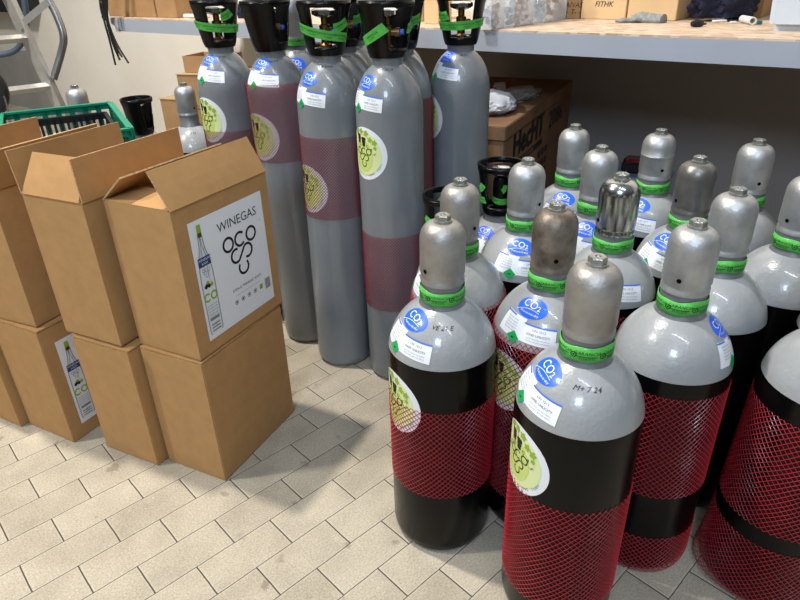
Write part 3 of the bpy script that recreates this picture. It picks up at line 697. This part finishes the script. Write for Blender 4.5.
# ------------------------------------------------------------------ the room
bm = bmesh.new(); box(bm, (-2, 0, -.05), (24, 20, .1)); f = struct(obj('floor', bm, M_floor, smooth=False))
ang = .7399; u0, v0 = .105, 1.2667
f.rotation_euler = (0, 0, ang); ca, sa = math.cos(ang), math.sin(ang); f.location = (u0 * ca - v0 * sa, u0 * sa + v0 * ca, 0)
WC = 3.12
def wallseg(name, s0, s1, z0, z1, m, th=.12):
    bm = bmesh.new(); a = WN * (WC + th / 2); p = a + WD * ((s0 + s1) / 2); mt = Matrix.Translation((p.x, p.y, (z0 + z1) / 2)) @ Matrix.Rotation(math.atan2(WD.y, WD.x), 4, 'Z')
    box(bm, (0, 0, 0), (s1 - s0, th, z1 - z0)); o = obj(name, bm, m, smooth=False); o.matrix_world = mt; return struct(o)
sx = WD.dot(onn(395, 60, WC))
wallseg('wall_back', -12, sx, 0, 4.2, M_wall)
wallseg('wall_back_shade', sx, 5.0, 0, .955, M_wall_shade)  # darker section added where the shelf shades the wall
wallseg('wall_back_upper', sx, 5.0, .955, 4.2, M_wall)

# shelf
SZ, SC = 1.02, 2.14
e0 = WD.dot(onn(110, 18, SC)); e1 = 2.6
ts = thing('storage_shelf', 'long grey steel shelf with chipboard deck running along the back wall', 'shelf', tuple(WN * SC), math.atan2(WD.y, WD.x))
bm = bmesh.new(); th_ = .016
prof = [(e0, SZ - .006), (e1, SZ - .006), (e1, SZ - .076), (e0 + .10, SZ - .072), (e0, SZ - .032)]
for yy in (0, .03):
    pass
va = [bm.verts.new((x, 0, z)) for x, z in prof]; vb = [bm.verts.new((x, .035, z)) for x, z in prof]
bm.faces.new(va); bm.faces.new(vb[::-1])
for i in range(5): bm.faces.new((va[i], vb[i], vb[(i + 1) % 5], va[(i + 1) % 5]))
obj('front_beam', bm, M_beam, ts, smooth=False)
bm = bmesh.new(); box(bm, ((e0 + e1) / 2, (WC - SC) / 2, SZ - .003 - .008), (e1 - e0, WC - SC - .002, .022)); obj('deck', bm, M_osb, ts, smooth=False)
for k in (e0 + .04, (e0 + e1) / 2 + .9, e1 - .05):
    bm = bmesh.new(); box(bm, (k, (WC - SC) / 2, SZ - .05), (.03, WC - SC - .01, .05)); obj('bracket', bm, M_beam, ts, smooth=False)
def on_shelf(x, y): return onz(x, y, SZ)
def shelf_box(xl, xr, yb, label, h=.26, d=.22, m=M_cardp, txt=None, n=None):
    a = on_shelf(xl, yb[0]); nn = n or WN.dot(a)
    a = onn(xl, yb[0], nn); b = onn(xr, yb[1], nn); s0_, s1_ = WD.dot(a), WD.dot(b); w = s1_ - s0_ - .003; an = math.atan2(WD.y, WD.x)
    a = WN * nn + WD * s0_; d = min(d, WC - .012 - nn)
    t = thing('cardboard_box', label, 'box', (a.x, a.y, SZ), an, 'cardboard boxes on the shelf'); bm = bmesh.new(); box(bm, (w / 2, d / 2, h / 2 + .0005), (w, d, h), bev=.002); obj('box_body', bm, m, t, smooth=False)
    bm = bmesh.new()
    for k in (0, 1): box(bm, (w / 2, d * (.25 + .5 * k), h + .002), (w - .002, d / 2 - .002, .003))
    obj('top_flaps', bm, m, t, smooth=False)
    if txt:
        p = Print(flat_fn((0, -.0002, 0), (1, 0, 0), (0, 0, 1), (0, -1, 0)))
        for s_, fx, z_, sz in txt: p.text(s_, w * fx, z_, sz, M_ink, 1, shear=.2)
        p.build('box_print', t)
    return t
shelf_box(110, 157, (18.2, 18.8), 'taped cardboard box on the left end of the shelf', m=M_card2, n=2.22)
shelf_box(158, 178, (19, 17.5), 'narrow cardboard box on the shelf right of the taped one', m=M_card2, d=.12, n=2.22)
shelf_box(424, 439, (24, 24.5), 'small pale carton on the shelf behind the tall bottles', h=.09, d=.1)
shelf_box(401, 424, (21, 21.5), 'brown carton on the shelf behind the small pale carton', h=.2, d=.15, m=M_card2)
shelf_box(553, 566, (17, 18), 'narrow brown cardboard box on the shelf beside the clear plastic bins', m=M_card2, d=.2, n=2.70)
shelf_box(566, 580, (18.3, 18.7), 'brown cardboard box with dark printing on the shelf', m=M_card2, d=.12, n=2.70, txt=[('HURIC', .5, .080, .028), ('AIVAS', .5, .052, .028), ('- T- -', .5, .026, .028)])
shelf_box(580.5, 625.5, (18.8, 20), 'pale carton on the shelf with FITHK written on it by hand', d=.26, n=2.70, txt=[('FITHK', .5, .056, .028)])
shelf_box(626.5, 676, (19.5, 21.5), 'blank pale carton on the shelf right of the handwritten one', d=.26, n=2.70)
shelf_box(689.5, 716, (19.5, 20.5), 'brown cardboard box on the shelf partly covered by the navy jacket', d=.26, m=M_card2, n=2.88)
shelf_box(736, 761, (18, 19), 'narrow brown cardboard box on the shelf behind the tube', d=.2, m=M_card2, n=2.90)

def bin_(xl, xr, yb, label, h, d, seed):
    a = on_shelf(xl, yb[0]); nn = WN.dot(a); b = onn(xr, yb[1], nn); w = WD.dot(b) - WD.dot(a) - .022; an = math.atan2(WD.y, WD.x); d = min(d, WC - .012 - nn)
    t = thing('storage_bin', label, 'plastic bin', (a.x, a.y, SZ + .001), an, 'clear plastic bins on the shelf'); bm = bmesh.new(); q = .002
    for c, s in (((w / 2, d / 2, q / 2), (w, d, q)), ((w / 2, q / 2, h / 2), (w, q, h)), ((w / 2, d - q / 2, h / 2), (w, q, h)), ((q / 2, d / 2, h / 2), (q, d, h)), ((w - q / 2, d / 2, h / 2), (q, d, h)), ((w / 2, -.006, h), (w + .012, .010, .006)), ((w / 2, -.004, h * .35), (w * .5, .006, .004))): box(bm, c, s)
    obj('bin_shell', bm, M_plast, t, smooth=False)
    rnd = random.Random(seed); bm = bmesh.new(); bb = bmesh.new()
    for k in range(60):
        r = rnd.uniform(.006, .012); x, y = rnd.uniform(.02, w - .02), rnd.uniform(.015, d - .02); z = .012 + rnd.random() * h * .45
        M = Matrix.Translation((x, y, z)) @ Euler((rnd.random() * 3, rnd.random() * 3, rnd.random() * 3)).to_matrix().to_4x4()
        lathe(bm if k % 3 else bb, [(0, -r * 1.5), (r * .8, -r * 1.5), (r * .8, 0), (r, 0), (r, r), (0, r)], 8, M=M)
    o = obj('metal_fittings', bm, M_chrome, t, smooth=False); o['kind'] = 'stuff'; o = obj('brass_fittings', bb, M_brass, t, smooth=False); o['kind'] = 'stuff'
bin_(480, 496, (30, 29.5), 'clear plastic bin of fittings on the shelf, nearest the rightmost tall bottle', .13, .10, 1)
bin_(498, 519, (27, 25), 'middle clear plastic bin of fittings on the shelf', .20, .16, 2)
bin_(521, 550, (22.5, 18.5), 'clear plastic bin on the shelf beside the brown cartons', .20, .2, 3)

# jerrycan
a = on_shelf(760, 31); t = thing('jerrycan', 'translucent white plastic jerrycan at the right end of the shelf', 'canister', (a.x, a.y, SZ), math.atan2(WD.y, WD.x) + .1)
bm = bmesh.new(); box(bm, (.12, .07, .13), (.24, .14, .26), bev=.02)
for v in bm.verts:
    if v.co.z < .03: v.co.x = .12 + (v.co.x - .12) * .86
    v.co.x += .004 * math.sin(v.co.z * 30)
obj('canister_body', bm, M_jerry, t)
bm = bmesh.new(); lathe(bm, [(.02, .255), (.02, .285), (0, .285)], 20, M=Matrix.Translation((.05, .07, 0))); obj('screw_cap', bm, M_wplast, t)
bm = bmesh.new(); tube(bm, crom([(.08, .07, .25), (.09, .07, .30), (.16, .07, .30), (.18, .07, .25)]), .011, 10); obj('handle', bm, M_jerry, t)

# navy jacket lying in a heap
def blob(name, c, s, m, seed, amp=.25, n=5, freq=3., parent=None, flat=.0, rz=0):
    bm = bmesh.new(); bmesh.ops.create_icosphere(bm, subdivisions=n, radius=1); from mathutils import noise as ns
    for v in bm.verts:
        q = v.co.copy(); k = 1 + amp * ns.fractal(q * freq + Vector((seed, seed, 0)), .9, 2., 3); v.co = Vector((q.x * s[0], q.y * s[1], q.z * s[2])) * k
    bmesh.ops.rotate(bm, verts=bm.verts, cent=(0, 0, 0), matrix=Matrix.Rotation(rz, 3, 'Z'))
    zmin = -s[2] * .62
    for v in bm.verts: v.co.z = max(v.co.z, zmin)
    o = obj(name, bm, m, parent); o.location = (c[0], c[1], c[2] - zmin); return o
a = onn(724, 15, 2.76); tag(blob('jacket', (a.x, a.y, SZ + .012), (.12, .065, .12), M_cloth, 3, .30), 'dark navy jacket bundled over cartons at the right end of the shelf', 'jacket')
a = on_shelf(738, 18.5); tag(blob('dark_pouch', (a.x, a.y, SZ), (.05, .03, .022), M_rub, 5, .35), 'small black pouch lying under the navy jacket on the shelf', 'pouch')
# gloves
a = on_shelf(641, 22.5); t = thing('work_glove', 'grey work glove lying on the shelf in front of the blank pale carton', 'glove', (a.x, a.y, SZ), math.atan2(WD.y, WD.x) + .1)
bm = bmesh.new()
def flatv(bm): 
    for v in bm.verts: v.co.z = max(v.co.z, 0)
tube(bm, [(-.035, 0, .008), (.0, .006, .014), (.03, -.004, .012), (.062, -.004, .011)], [.022, .034, .030, .026], 12)
for k, (dx, dy, l_) in enumerate(((-.03, .014, .05), (-.035, .004, .062), (-.035, -.006, .058), (-.03, -.016, .045))): tube(bm, [(dx, dy, .008), (dx - l_ * .6, dy * 1.5, .010), (dx - l_, dy * 1.9, .006)], [.010, .0085, .006], 8)
tube(bm, [(.01, -.018, .012), (-.012, -.034, .018), (-.03, -.036, .010)], [.010, .009, .006], 8)
for v in bm.verts: v.co.z = max(v.co.z * .8, 0)
obj('glove_body', bm, M_glove, t)
bm = bmesh.new(); tube(bm, [(.05, -.006, .008), (.062, -.006, .010), (.082, -.012, .010)], [.026, .027, .029], 12)
for v in bm.verts: v.co.z = max(v.co.z * .8, 0)
obj('cuff', bm, M_glove, t)
# small tool, strips, tube end
a = on_shelf(699, 27); t = thing('hand_tool', 'small black hand tool lying near the shelf edge', 'tool', (a.x, a.y, SZ), .2)
bm = bmesh.new(); tube(bm, [(-.03, 0, .010), (-.015, 0, .013), (.01, .005, .011), (.02, .008, .008)], [.008, .0125, .011, .005], 12); obj('grip', bm, M_rub, t)
bm = bmesh.new(); tube(bm, [(.018, .008, .008), (.034, .013, .008)], .0035, 8); obj('tip', bm, M_rub, t)
a = on_shelf(719, 22); bm = bmesh.new(); tube(bm, crom([(-.024, 0, .004), (-.02, -.008, .004), (.0, -.010, .005), (.02, -.007, .004), (.024, 0, .004)]), .004, 8); o = tag(obj('plastic_clip', bm, M_wplast), 'small white curved plastic clip lying on the shelf', 'clip'); o.location = (a.x, a.y, SZ)
a = on_shelf(752, 25); bm = bmesh.new(); Mx = Matrix.Rotation(R(-8), 4, 'Z') @ Matrix.Rotation(PI / 2, 4, 'X'); lathe(bm, [(.0085, 0), (.0125, 0), (.0125, -.10), (.0085, -.10), (.0085, 0)], 24, M=Mx); o = tag(obj('tube_offcut', bm, M_wplast), 'short white plastic tube on the shelf with its open end forward', 'tube'); o.location = (a.x, a.y, SZ + .0128)
a = on_shelf(759, 24.5); bm = bmesh.new(); box(bm, (0, 0, .006), (.012, .02, .012), bev=.002); o = tag(obj('teal_plug', bm, mat('teal', (40, 120, 130), .4)), 'tiny teal plug beside the white tube', 'plug'); o.location = (a.x, a.y, SZ)
a = on_shelf(733, 23.5); bm = bmesh.new(); box(bm, (0, 0, .004), (.022, .012, .008), bev=.002); o = tag(obj('plastic_scrap', bm, M_wplast), 'tiny white plastic piece between the clip and the tube', 'scrap'); o.location = (a.x, a.y, SZ)
# left part of the shelf: navy sheet, white tray, oddments between the tall bottles
a = on_shelf(184, 14); t = thing('navy_case', 'navy blue case standing on the shelf behind the leftmost tall bottle', 'case', (a.x, a.y, SZ), math.atan2(WD.y, WD.x)); bm = bmesh.new(); box(bm, (.10, .05, .11), (.21, .09, .20), bev=.004); obj('case_body', bm, M_pblue, t, smooth=False)
bm = bmesh.new(); tube(bm, crom([(.06, .05, .21), (.07, .05, .24), (.13, .05, .24), (.14, .05, .21)]), .006, 8); obj('handle', bm, M_rub, t)
a = on_shelf(183, 17.3); bm = bmesh.new(); box(bm, (.13, -.01, .010), (.22, .035, .018), bev=.004); o = tag(obj('white_rail', bm, M_wplast), 'white plastic rail lying along the shelf in front of the navy case', 'rail'); o.location = (a.x, a.y, SZ); o.rotation_euler.z = math.atan2(WD.y, WD.x)
a = on_shelf(247, 18); tag(blob('dark_tool_bag', (a.x, a.y, SZ), (.05, .04, .05), M_cloth, 9, .3), 'dark crumpled bag on the shelf between two tall bottles', 'bag')
a = onn(262, 38, SC - .03); t_ = blob('plastic_film', (a.x, a.y, .80), (.035, .018, .12), M_film, 12, .35); tag(t_, 'grey crumpled plastic film hanging between the two leftmost tall bottles', 'plastic film')
t_.location.z = a.z

# ------------------------------------------------------------------ printed carton under the shelf with bags on it
za = .72; n0 = onz(505, 127, za); n1 = onz(575, 78, za); ddir = (n1 - n0).normalized(); ln = (n1 - n0).length - .07
an = math.atan2(ddir.y, ddir.x); hb = .475
t = thing('large_carton', 'large brown carton with bold black printing under the shelf, silver bag on top', 'box', (n0.x, n0.y, 0), an)
bm = bmesh.new(); box(bm, (ln / 2, .22, .335), (ln, .44, .67), bev=.003); obj('box_body', bm, M_card_shade, t, smooth=False)
bm = bmesh.new(); box(bm, (ln / 2, .22, .695), (ln + .010, .450, .05), bev=.003); obj('lid', bm, M_card_shade, t, smooth=False)
p = Print(flat_fn((0, -.0002, 0), (1, 0, 0), (0, 0, 1), (0, -1, 0)))
def fu(px, py):
    r_ = ray(px, py); fnrm = Vector((-ddir.y, ddir.x, 0)); tt = n0.xy.dot(fnrm.xy) / r_.xy.dot(fnrm.xy); q_ = r_ * tt; return (q_.xy - n0.xy).dot(ddir.xy), H + q_.z
a_, b_ = fu(512, 150), fu(543.5, 118); hh = .105; zc_ = (a_[1] + b_[1]) / 2 - .01; xc_ = (a_[0] + b_[0]) / 2; sw = (b_[0] - a_[0])
for dx, dz in ((0, 0), (.008, 0), (.004, .006), (.0, -.005), (.012, .002)): p.text('HecHT', xc_ + dx, zc_ + dz, .135, M_ink, 1 + dx * 200, sx=sw / .135 / 3.0)
p.rect(a_[0], zc_ - .085, b_[0], zc_ - .060, M_ink, 1); p.text('MADE FOR GARDEN', xc_, zc_ - .0725, .018, M_card2, 2)
a_, b_ = fu(547.5, 118), fu(564.5, 95); zc2 = min((a_[1] + b_[1]) / 2, .605); sw2 = b_[0] - a_[0]
for dx in (0, .006): p.text('2086', (a_[0] + b_[0]) / 2 + dx, zc2, .11, M_ink, 1 + dx * 200, sx=sw2 / .11 / 2.35)
p.text('00 l', xc_, zc_ - .14, .085, M_ink, 1)
for i in range(3):
    for j in range(4): p.rect(xc_ + .17 + i * .06, zc_ - .14 - j * .05, xc_ + .215 + i * .06, zc_ - .11 - j * .05, M_brownpr, 1)
p.build('box_print', t)
bg = Matrix.Translation((n0.x, n0.y, 0)) @ Matrix.Rotation(an, 4, 'Z')
def onbox(x, y): return bg @ Vector((x, y, .7205))
c = onbox(.27, .15); o = tag(blob('silver_bag', c, (.15, .10, .045), M_bag, 21, .10, rz=an + .5), 'crumpled silver foil bag lying on the large brown carton', 'bag')
c = onbox(.58, .12); o = tag(blob('paper_bag', c, (.16, .075, .020), mat('paper_grey', (150, 142, 132), .8), 25, .3, rz=an), 'flat crumpled grey-brown paper on the far part of the large carton', 'paper')
bm = bmesh.new()
pts = crom([(.24, .33, .022), (.34, .25, .030), (.42, .30, .024), (.52, .20, .03), (.64, .26, .024), (.74, .22, .018)], 10)
for i in range(len(pts) - 1):
    a, b = pts[i], pts[i + 1]; d = (b - a).normalized(); s_ = Vector((0, .0, 1)); wv = Vector((-d.y, d.x, 0)) * .008 + Vector((0, 0, .030))
    f_ = [a - wv * .6, b - wv * .6, b + wv * .5, a + wv * .5]
    vs = [bm.verts.new(q + o_) for o_ in (Vector((0, 0, 0)), Vector((.0, .0015, 0))) for q in f_]
    for q in ((0, 1, 2, 3), (7, 6, 5, 4), (0, 4, 5, 1), (1, 5, 6, 2), (2, 6, 7, 3), (3, 7, 4, 0)): bm.faces.new([vs[k] for k in q]).material_index = (i // 6) % 2
o = tag(obj('barrier_tape', bm, [M_red, M_wplast], smooth=False), 'loop of red and white barrier tape behind the silver bag', 'tape'); o.matrix_world = bg @ Matrix.Translation((0, 0, .7205))

# red lens lamp and pale blue plastic behind the caps
q = onn(626, 176, 2.86); zt = q.z; s_ = WD.dot(q); qq = WN * 2.97 + WD * (s_ + .02)
t = thing('plastic_tub', 'pale blue plastic tub on the floor behind the short bottles', 'tub', (qq.x, qq.y, 0), math.atan2(WD.y, WD.x)); bm = bmesh.new()
for c_, s_ in (((0, 0, zt / 2 - .002), (.26, .20, zt - .004)), ((0, 0, zt - .010), (.28, .22, .016))): box(bm, c_, s_, bev=.004)
obj('tub_body', bm, M_bluesoft, t, smooth=False)
t = thing('signal_lamp', 'small lamp with dark red lens in a black housing, on the pale blue tub', 'lamp', (qq.x, qq.y, zt - .001), math.atan2(WD.y, WD.x) + .25)
bm = bmesh.new(); box(bm, (0, .0, .026), (.15, .12, .050), bev=.008); obj('housing', bm, M_rub, t, smooth=False)
bm = bmesh.new(); box(bm, (-.005, 0, .054), (.115, .085, .018), bev=.005); obj('lens', bm, M_darkred, t, smooth=False)

# ------------------------------------------------------------------ left background
# green crate holding a black slotted crate
A1 = onz(110, 103, .76); A2 = onz(133.5, 133, .76); d1 = (A2 - A1).normalized(); l1 = .60
an = math.atan2(d1.y, d1.x)          # local +X runs from the far corner towards the viewer, +Y to the right
def crate(name, label, z0, L_, W_, Hc, m, slots, org, an, rim=.018):
    t = thing(name, label, 'crate', (org.x, org.y, z0), an); bm = bmesh.new(); q = .004
    box(bm, (L_ / 2, -W_ / 2, q / 2), (L_, W_, q))
    def wall(a, b):
        a, b = Vector(a), Vector(b); n = (b - a).normalized().cross(Vector((0, 0, 1)))
        bar(bm, a + Vector((0, 0, .012)), b + Vector((0, 0, .012)), q, .024, n)
        bar(bm, a + Vector((0, 0, Hc * .55)), b + Vector((0, 0, Hc * .55)), q, .012, n)
        bar(bm, a + Vector((0, 0, Hc - .012)), b + Vector((0, 0, Hc - .012)), q, .024, n)
        bar(bm, a + Vector((0, 0, Hc)), b + Vector((0, 0, Hc)), rim, .008, n)
        k = int((b - a).length / slots)
        for i in range(k + 1): c_ = a + (b - a) * i / k; bar(bm, c_ + Vector((0, 0, .01)), c_ + Vector((0, 0, Hc)), slots * .42, q, (b - a))
    P = [(0, 0, 0), (L_, 0, 0), (L_, -W_, 0), (0, -W_, 0)]
    for i in range(4): wall(P[i], P[(i + 1) % 4])
    obj('crate_body', bm, m, t, smooth=False)
    return t
for k, zz in enumerate((0.0, .259)):
    t = thing('transport_crate', ('bottom' if k == 0 else 'middle') + ' plain green crate in the stack behind the cartons', 'crate', (A1.x, A1.y, zz), an); bm = bmesh.new(); W_, L_ = .40, .60
    for c_, s_ in (((L_ / 2, -W_ / 2, .004), (L_, W_, .008)), ((L_ / 2, 0, .128), (L_, .006, .256)), ((L_ / 2, -W_, .128), (L_, .006, .256)), ((0, -W_ / 2, .128), (.006, W_, .256)), ((L_, -W_ / 2, .128), (.006, W_, .256)), ((L_ / 2, 0, .251), (L_ + .01, .02, .012)), ((L_ / 2, -W_, .251), (L_ + .01, .02, .012))): box(bm, c_, s_)
    obj('crate_body', bm, M_crg, t, smooth=False)
crate('transport_crate', 'green plastic crate with raised rim, top of the stack behind the cartons', .518, .60, .40, .244, M_crg, .05, A1, an, .022)
B1 = A1 + Matrix.Rotation(an, 3, 'Z') @ Vector((.03, -.03, 0))
crate('slotted_crate', 'black slotted crate sitting inside the green crate', .524, .54, .34, .205, M_crb, .024, B1, an, .014)
bmw = bmesh.new(); 
c = B1 + Matrix.Rotation(an, 3, 'Z') @ Vector((.15, -.17, 0)); tag(blob('white_packet', (c.x, c.y, .529), (.10, .09, .06), M_wplast, 31, .3), 'white crumpled packet inside the black slotted crate', 'packet')
# cardboard pile behind the leftmost tall bottle
def pile(xl, yt, z, w, d, h, label, ang, m=M_card2, open_=False, dy=0):
    q = onz(xl, yt, z)
    return carton((q.x + d * 0, q.y), z - h, label, open_=open_, ang=ang, w=w, l=d, h=h, m=m, tape=not open_)
q = onz(205, 88, .86)
base = Vector((-1.02, 3.35, 0))
b1 = onz(176, 74, .80)
def stackbox(x, y, z, w, d, h, label, rz, open_=False):
    t = thing('cardboard_box', label, 'box', (x, y, z), rz, 'piled cardboard boxes under the shelf'); bm = bmesh.new()
    if open_:
        for c_, s_ in (((w / 2, d / 2, .002), (w, d, .004)), ((w / 2, 0, h / 2), (w, .004, h)), ((w / 2, d, h / 2), (w, .004, h)), ((0, d / 2, h / 2), (.004, d, h)), ((w, d / 2, h / 2), (.004, d, h))): box(bm, c_, s_)
    else: box(bm, (w / 2, d / 2, h / 2), (w, d, h), bev=.002)
    obj('box_body', bm, M_card2, t, smooth=False)
    if not open_:
        bm = bmesh.new(); box(bm, (w / 2, d / 2, h + .002), (w + .006, d + .006, .004)); obj('lid', bm, M_edge, t, smooth=False)
    return t
a = math.atan2(WD.y, WD.x) + .35
stackbox(b1.x, b1.y, .0, .40, .34, .640, 'large cardboard box at the bottom of the pile behind the leftmost tall bottle', a)
stackbox(b1.x - .00, b1.y + .0, .646, .40, .34, .150, 'flat cardboard box in the middle of the pile behind the leftmost tall bottle', a)
b2 = onz(184, 72, .806)
stackbox(b2.x, b2.y + .02, .802, .22, .18, .075, 'small open cardboard box on top of the pile below the shelf', a, True)
b3 = onz(161, 106, .62); stackbox(b3.x, b3.y, 0, .145, .24, .655, 'cardboard box standing left of the pile, behind the capped bottle without band', a - .1)

# hanging cable bundle
t = thing('cable_bundle', 'bundle of black cables hanging in front of the left end of the shelf', 'cables', tuple(onn(103, -25, 2.05)))
o0 = t.location.copy()
for ends in (((100, 2), (104, 20), (110, 42), (115.5, 65)), ((103, 2), (107, 22), (113, 44), (120, 60)), ((102, 0), (108, 24), (116, 46), (122, 57)), ((104, 0), (109, 24), (117, 44), (128.5, 63)), ((105, 0), (109, 25), (115, 45), (119.5, 60))):
    bm = bmesh.new(); P = [Vector(o0) + Vector((0, 0, .1))] + [onn(x, y, 2.05) for x, y in ends]; P = crom(P, 6); tube(bm, [p_ - Vector(o0) for p_ in P], .0055, 6); obj('cable', bm, M_rub, t)
bm = bmesh.new(); bar(bm, onn(105, 19, 2.10), onn(104, -40, 2.10), .035, .02, WD); tag(obj('upright_post', bm, M_crb, smooth=False), 'dark upright strip at the left end of the shelf', 'post')

# step ladder
YL = 3.35
def L(x, y, dy=0.): return ony(x, y, YL + dy)
K_ = YL / 2.7
topR, botR = L(9, 0), L(62, 112); dd = (botR - topR); k = botR.z / (topR.z - botR.z); footR = botR + dd * k
off = Vector((-.46, -.42, 0))
t = thing('step_ladder', 'aluminium step ladder with a curved steel handrail at the upper left', 'ladder', (footR.x, footR.y, 0))
b0 = Vector((footR.x, footR.y, 0))
topR2 = topR - dd * .75
for o_, in ((Vector((0, 0, 0)),), (off,)):
    bm = bmesh.new(); bar(bm, topR2 + o_ - b0, footR + o_ - b0 + Vector((0, 0, .004)), .060, .022, (1, -.35, 0.2)); bar(bm, topR2 + o_ - b0 + Vector((.026, -.012, 0)), footR + o_ - b0 + Vector((.026, -.012, .006)), .008, .03, (1, -.35, .2)); obj('rail', bm, M_alu, t, smooth=False)
for yy, xx in ((38, 27), (86, 50), (-10, 2), (134, 76), (182, 100)):
    f_ = (L(xx, yy).z - topR.z) / (botR.z - topR.z); pr = topR + dd * f_
    if pr.z < .1: continue
    bm = bmesh.new(); bar(bm, pr - b0, pr + off - b0, .030, .026, (0, 1, .5)); obj('rung', bm, M_alu, t, smooth=False)
bm = bmesh.new(); bar(bm, L(17, 28, -.03) - b0, L(48, 2, .05) - b0, .030, .006, (0, 0, 1)); obj('brace', bm, M_alu, t, smooth=False)
bm = bmesh.new(); tube(bm, [p_ - b0 for p_ in crom([L(36, -40, .1), L(46, -6, .08), L(56, 14, .06), L(63.5, 36, .04), L(61, 54, .03), L(53.5, 79, .0)], 8)], .018, 16); obj('handrail', bm, M_steel, t)
# blue grey hose
bm = bmesh.new(); tube(bm, crom([ony(17, -30, 3.8), ony(24, 0, 3.8), ony(26.5, 22, 3.8), ony(22, 42, 3.8), ony(10, 53, 3.8), ony(-20, 57, 3.8)], 10), .016, 12); tag(obj('hose', bm, M_hose), 'thick blue-grey hose curving behind the ladder', 'hose')
# black wheel at the left edge with a thin chrome stem
q = ony(-26, 92, 3.0); t = thing('rubber_wheel', 'black rubber wheel cut by the left edge of the photo below the ladder rungs', 'wheel', (q.x, q.y, 0))
Mx = Matrix.Translation((0, 0, q.z)) @ Matrix.Rotation(R(20), 4, 'Z') @ Matrix.Rotation(PI / 2, 4, 'X')
bm = bmesh.new(); lathe(bm, [(.05, -.03), (.10, -.04), (.13, -.035), (.14, -.015), (.14, .015), (.13, .035), (.10, .04), (.05, .03), (.05, -.03)], 40, M=Mx); obj('tyre', bm, M_rub, t)
bm = bmesh.new(); lathe(bm, [(0, -.03), (.05, -.03), (.05, .03), (0, .03)], 24, M=Mx); obj('hub', bm, M_crb, t)
bm = bmesh.new(); bar(bm, (0, 0, 0), (0, 0, q.z), .05, .05, (1, 0, 0)); obj('stand', bm, M_crb, t, smooth=False)
bm = bmesh.new(); P = [ony(4, 96, 2.9), ony(7, 106, 2.9), ony(10.5, 124, 2.9)]; tube(bm, [P[0], P[1], P[2]], [.003, .004, .006], 8); P2 = P[2].copy(); P2.z = 0; tube(bm, [P[2], P2], [.008, .008], 8); tag(obj('thin_rod', bm, M_steel), 'thin steel rod standing beside the black wheel', 'rod')
q0 = onn(-40, 56, WC - .05); q1 = onn(31, 50, WC - .05); q3 = onn(66, 118, WC - .05); d_ = (q3 - q1).normalized(); k_ = q1.z / -d_.z; q3 = q1 + d_ * k_; qb = q0 + d_ * (q0.z / -d_.z)
bm = bmesh.new(); va = [bm.verts.new(p_) for p_ in (q0, q1, q3, qb)]; vb = [bm.verts.new(p_ + WN * .02) for p_ in (q0, q1, q3, qb)]  # added grey sheet, its colour stands for shading on the wall
bm.faces.new(va); bm.faces.new(vb[::-1])
for i in range(4): bm.faces.new((va[i], vb[i], vb[(i + 1) % 4], va[(i + 1) % 4]))
tag(obj('wall_shade_board', bm, mat('wall_shade_grey', (150, 148, 143), .6, noise=.15, nscale=3), smooth=False), 'grey board added for the shading of the wall behind the ladder', 'board')
# dark shelf unit behind the ladder
q = onn(-20, 60, WC - .075); t = thing('dark_cabinet', 'dark wall cupboard behind the ladder at the upper left corner', 'cabinet', (q.x, q.y, 0), math.atan2(WD.y, WD.x))
pz0 = onn(5, 50, 2.95); pz1 = onn(33, 18, 2.95)
bm = bmesh.new(); box(bm, (.05, -.052, 1.28), (WD.dot(onn(26, 20, 2.95) - q) * 2 - .1, .25, .62), bev=.004); obj('cabinet_body', bm, M_crb, t, smooth=False)
bm = bmesh.new(); box(bm, (.05, -.178, 1.13), (.30, .004, .008)); obj('trim_strip', bm, M_brass, t, smooth=False)

# ------------------------------------------------------------------ lamps, daylight and an added wall fill
def area(name, loc, target, size, power, col, sy=None, spread=None):
    l = bpy.data.lights.new(name, 'AREA'); l.energy = power; l.color = col; l.size = size; l.shape = 'RECTANGLE' if sy else 'DISK'
    if sy: l.size_y = sy
    o = bpy.data.objects.new(name, l); C.objects.link(o); o.location = loc
    o.rotation_euler = (Vector(target) - Vector(loc)).to_track_quat('-Z', 'Y').to_euler(); return o
area('hall_lamp', (-1.75, 2.05, 5.2), (-.2, 1.4, 0), .22, 268, (1., .94, .86))
lo = area('strip_lamp', (.6, -1.6, 5.0), (.6, -1.6, 0), 3.4, 85, (.86, .92, 1.), sy=.14); lo.rotation_euler = (0, 0, R(-45))
area('wall_fill', (-3.6, .8, 4.4), (-2.2, 3.8, 1.0), .5, 190, (1., .96, .90))  # unseen fill light added to brighten the left part of the wall
area('door_daylight', (-1.0, -3.0, 3.3), (1.2, 2.5, .3), 1.0, 120, (.62, .78, 1.), sy=1.0)
w = bpy.data.worlds.new('world'); bpy.context.scene.world = w; w.use_nodes = True
nt = w.node_tree; bgn = nt.nodes['Background']; tc = nt.nodes.new('ShaderNodeTexCoord'); sp_ = nt.nodes.new('ShaderNodeSeparateXYZ'); rp = nt.nodes.new('ShaderNodeValToRGB')
nt.links.new(tc.outputs['Generated'], sp_.inputs[0]); nt.links.new(sp_.outputs[2], rp.inputs[0]); nt.links.new(rp.outputs[0], bgn.inputs[0])
e_ = rp.color_ramp.elements; e_[0].position = .25; e_[0].color = (.07, .075, .085, 1); e_[1].position = .95; e_[1].color = (.42, .43, .44, 1); bgn.inputs[1].default_value = .75
vs_ = bpy.context.scene.view_settings; vs_.view_transform = 'Standard'; vs_.look = 'None'; vs_.gamma = 1; vs_.use_curve_mapping = False; vs_.exposure = -0.07
bpy.context.view_layer.update()
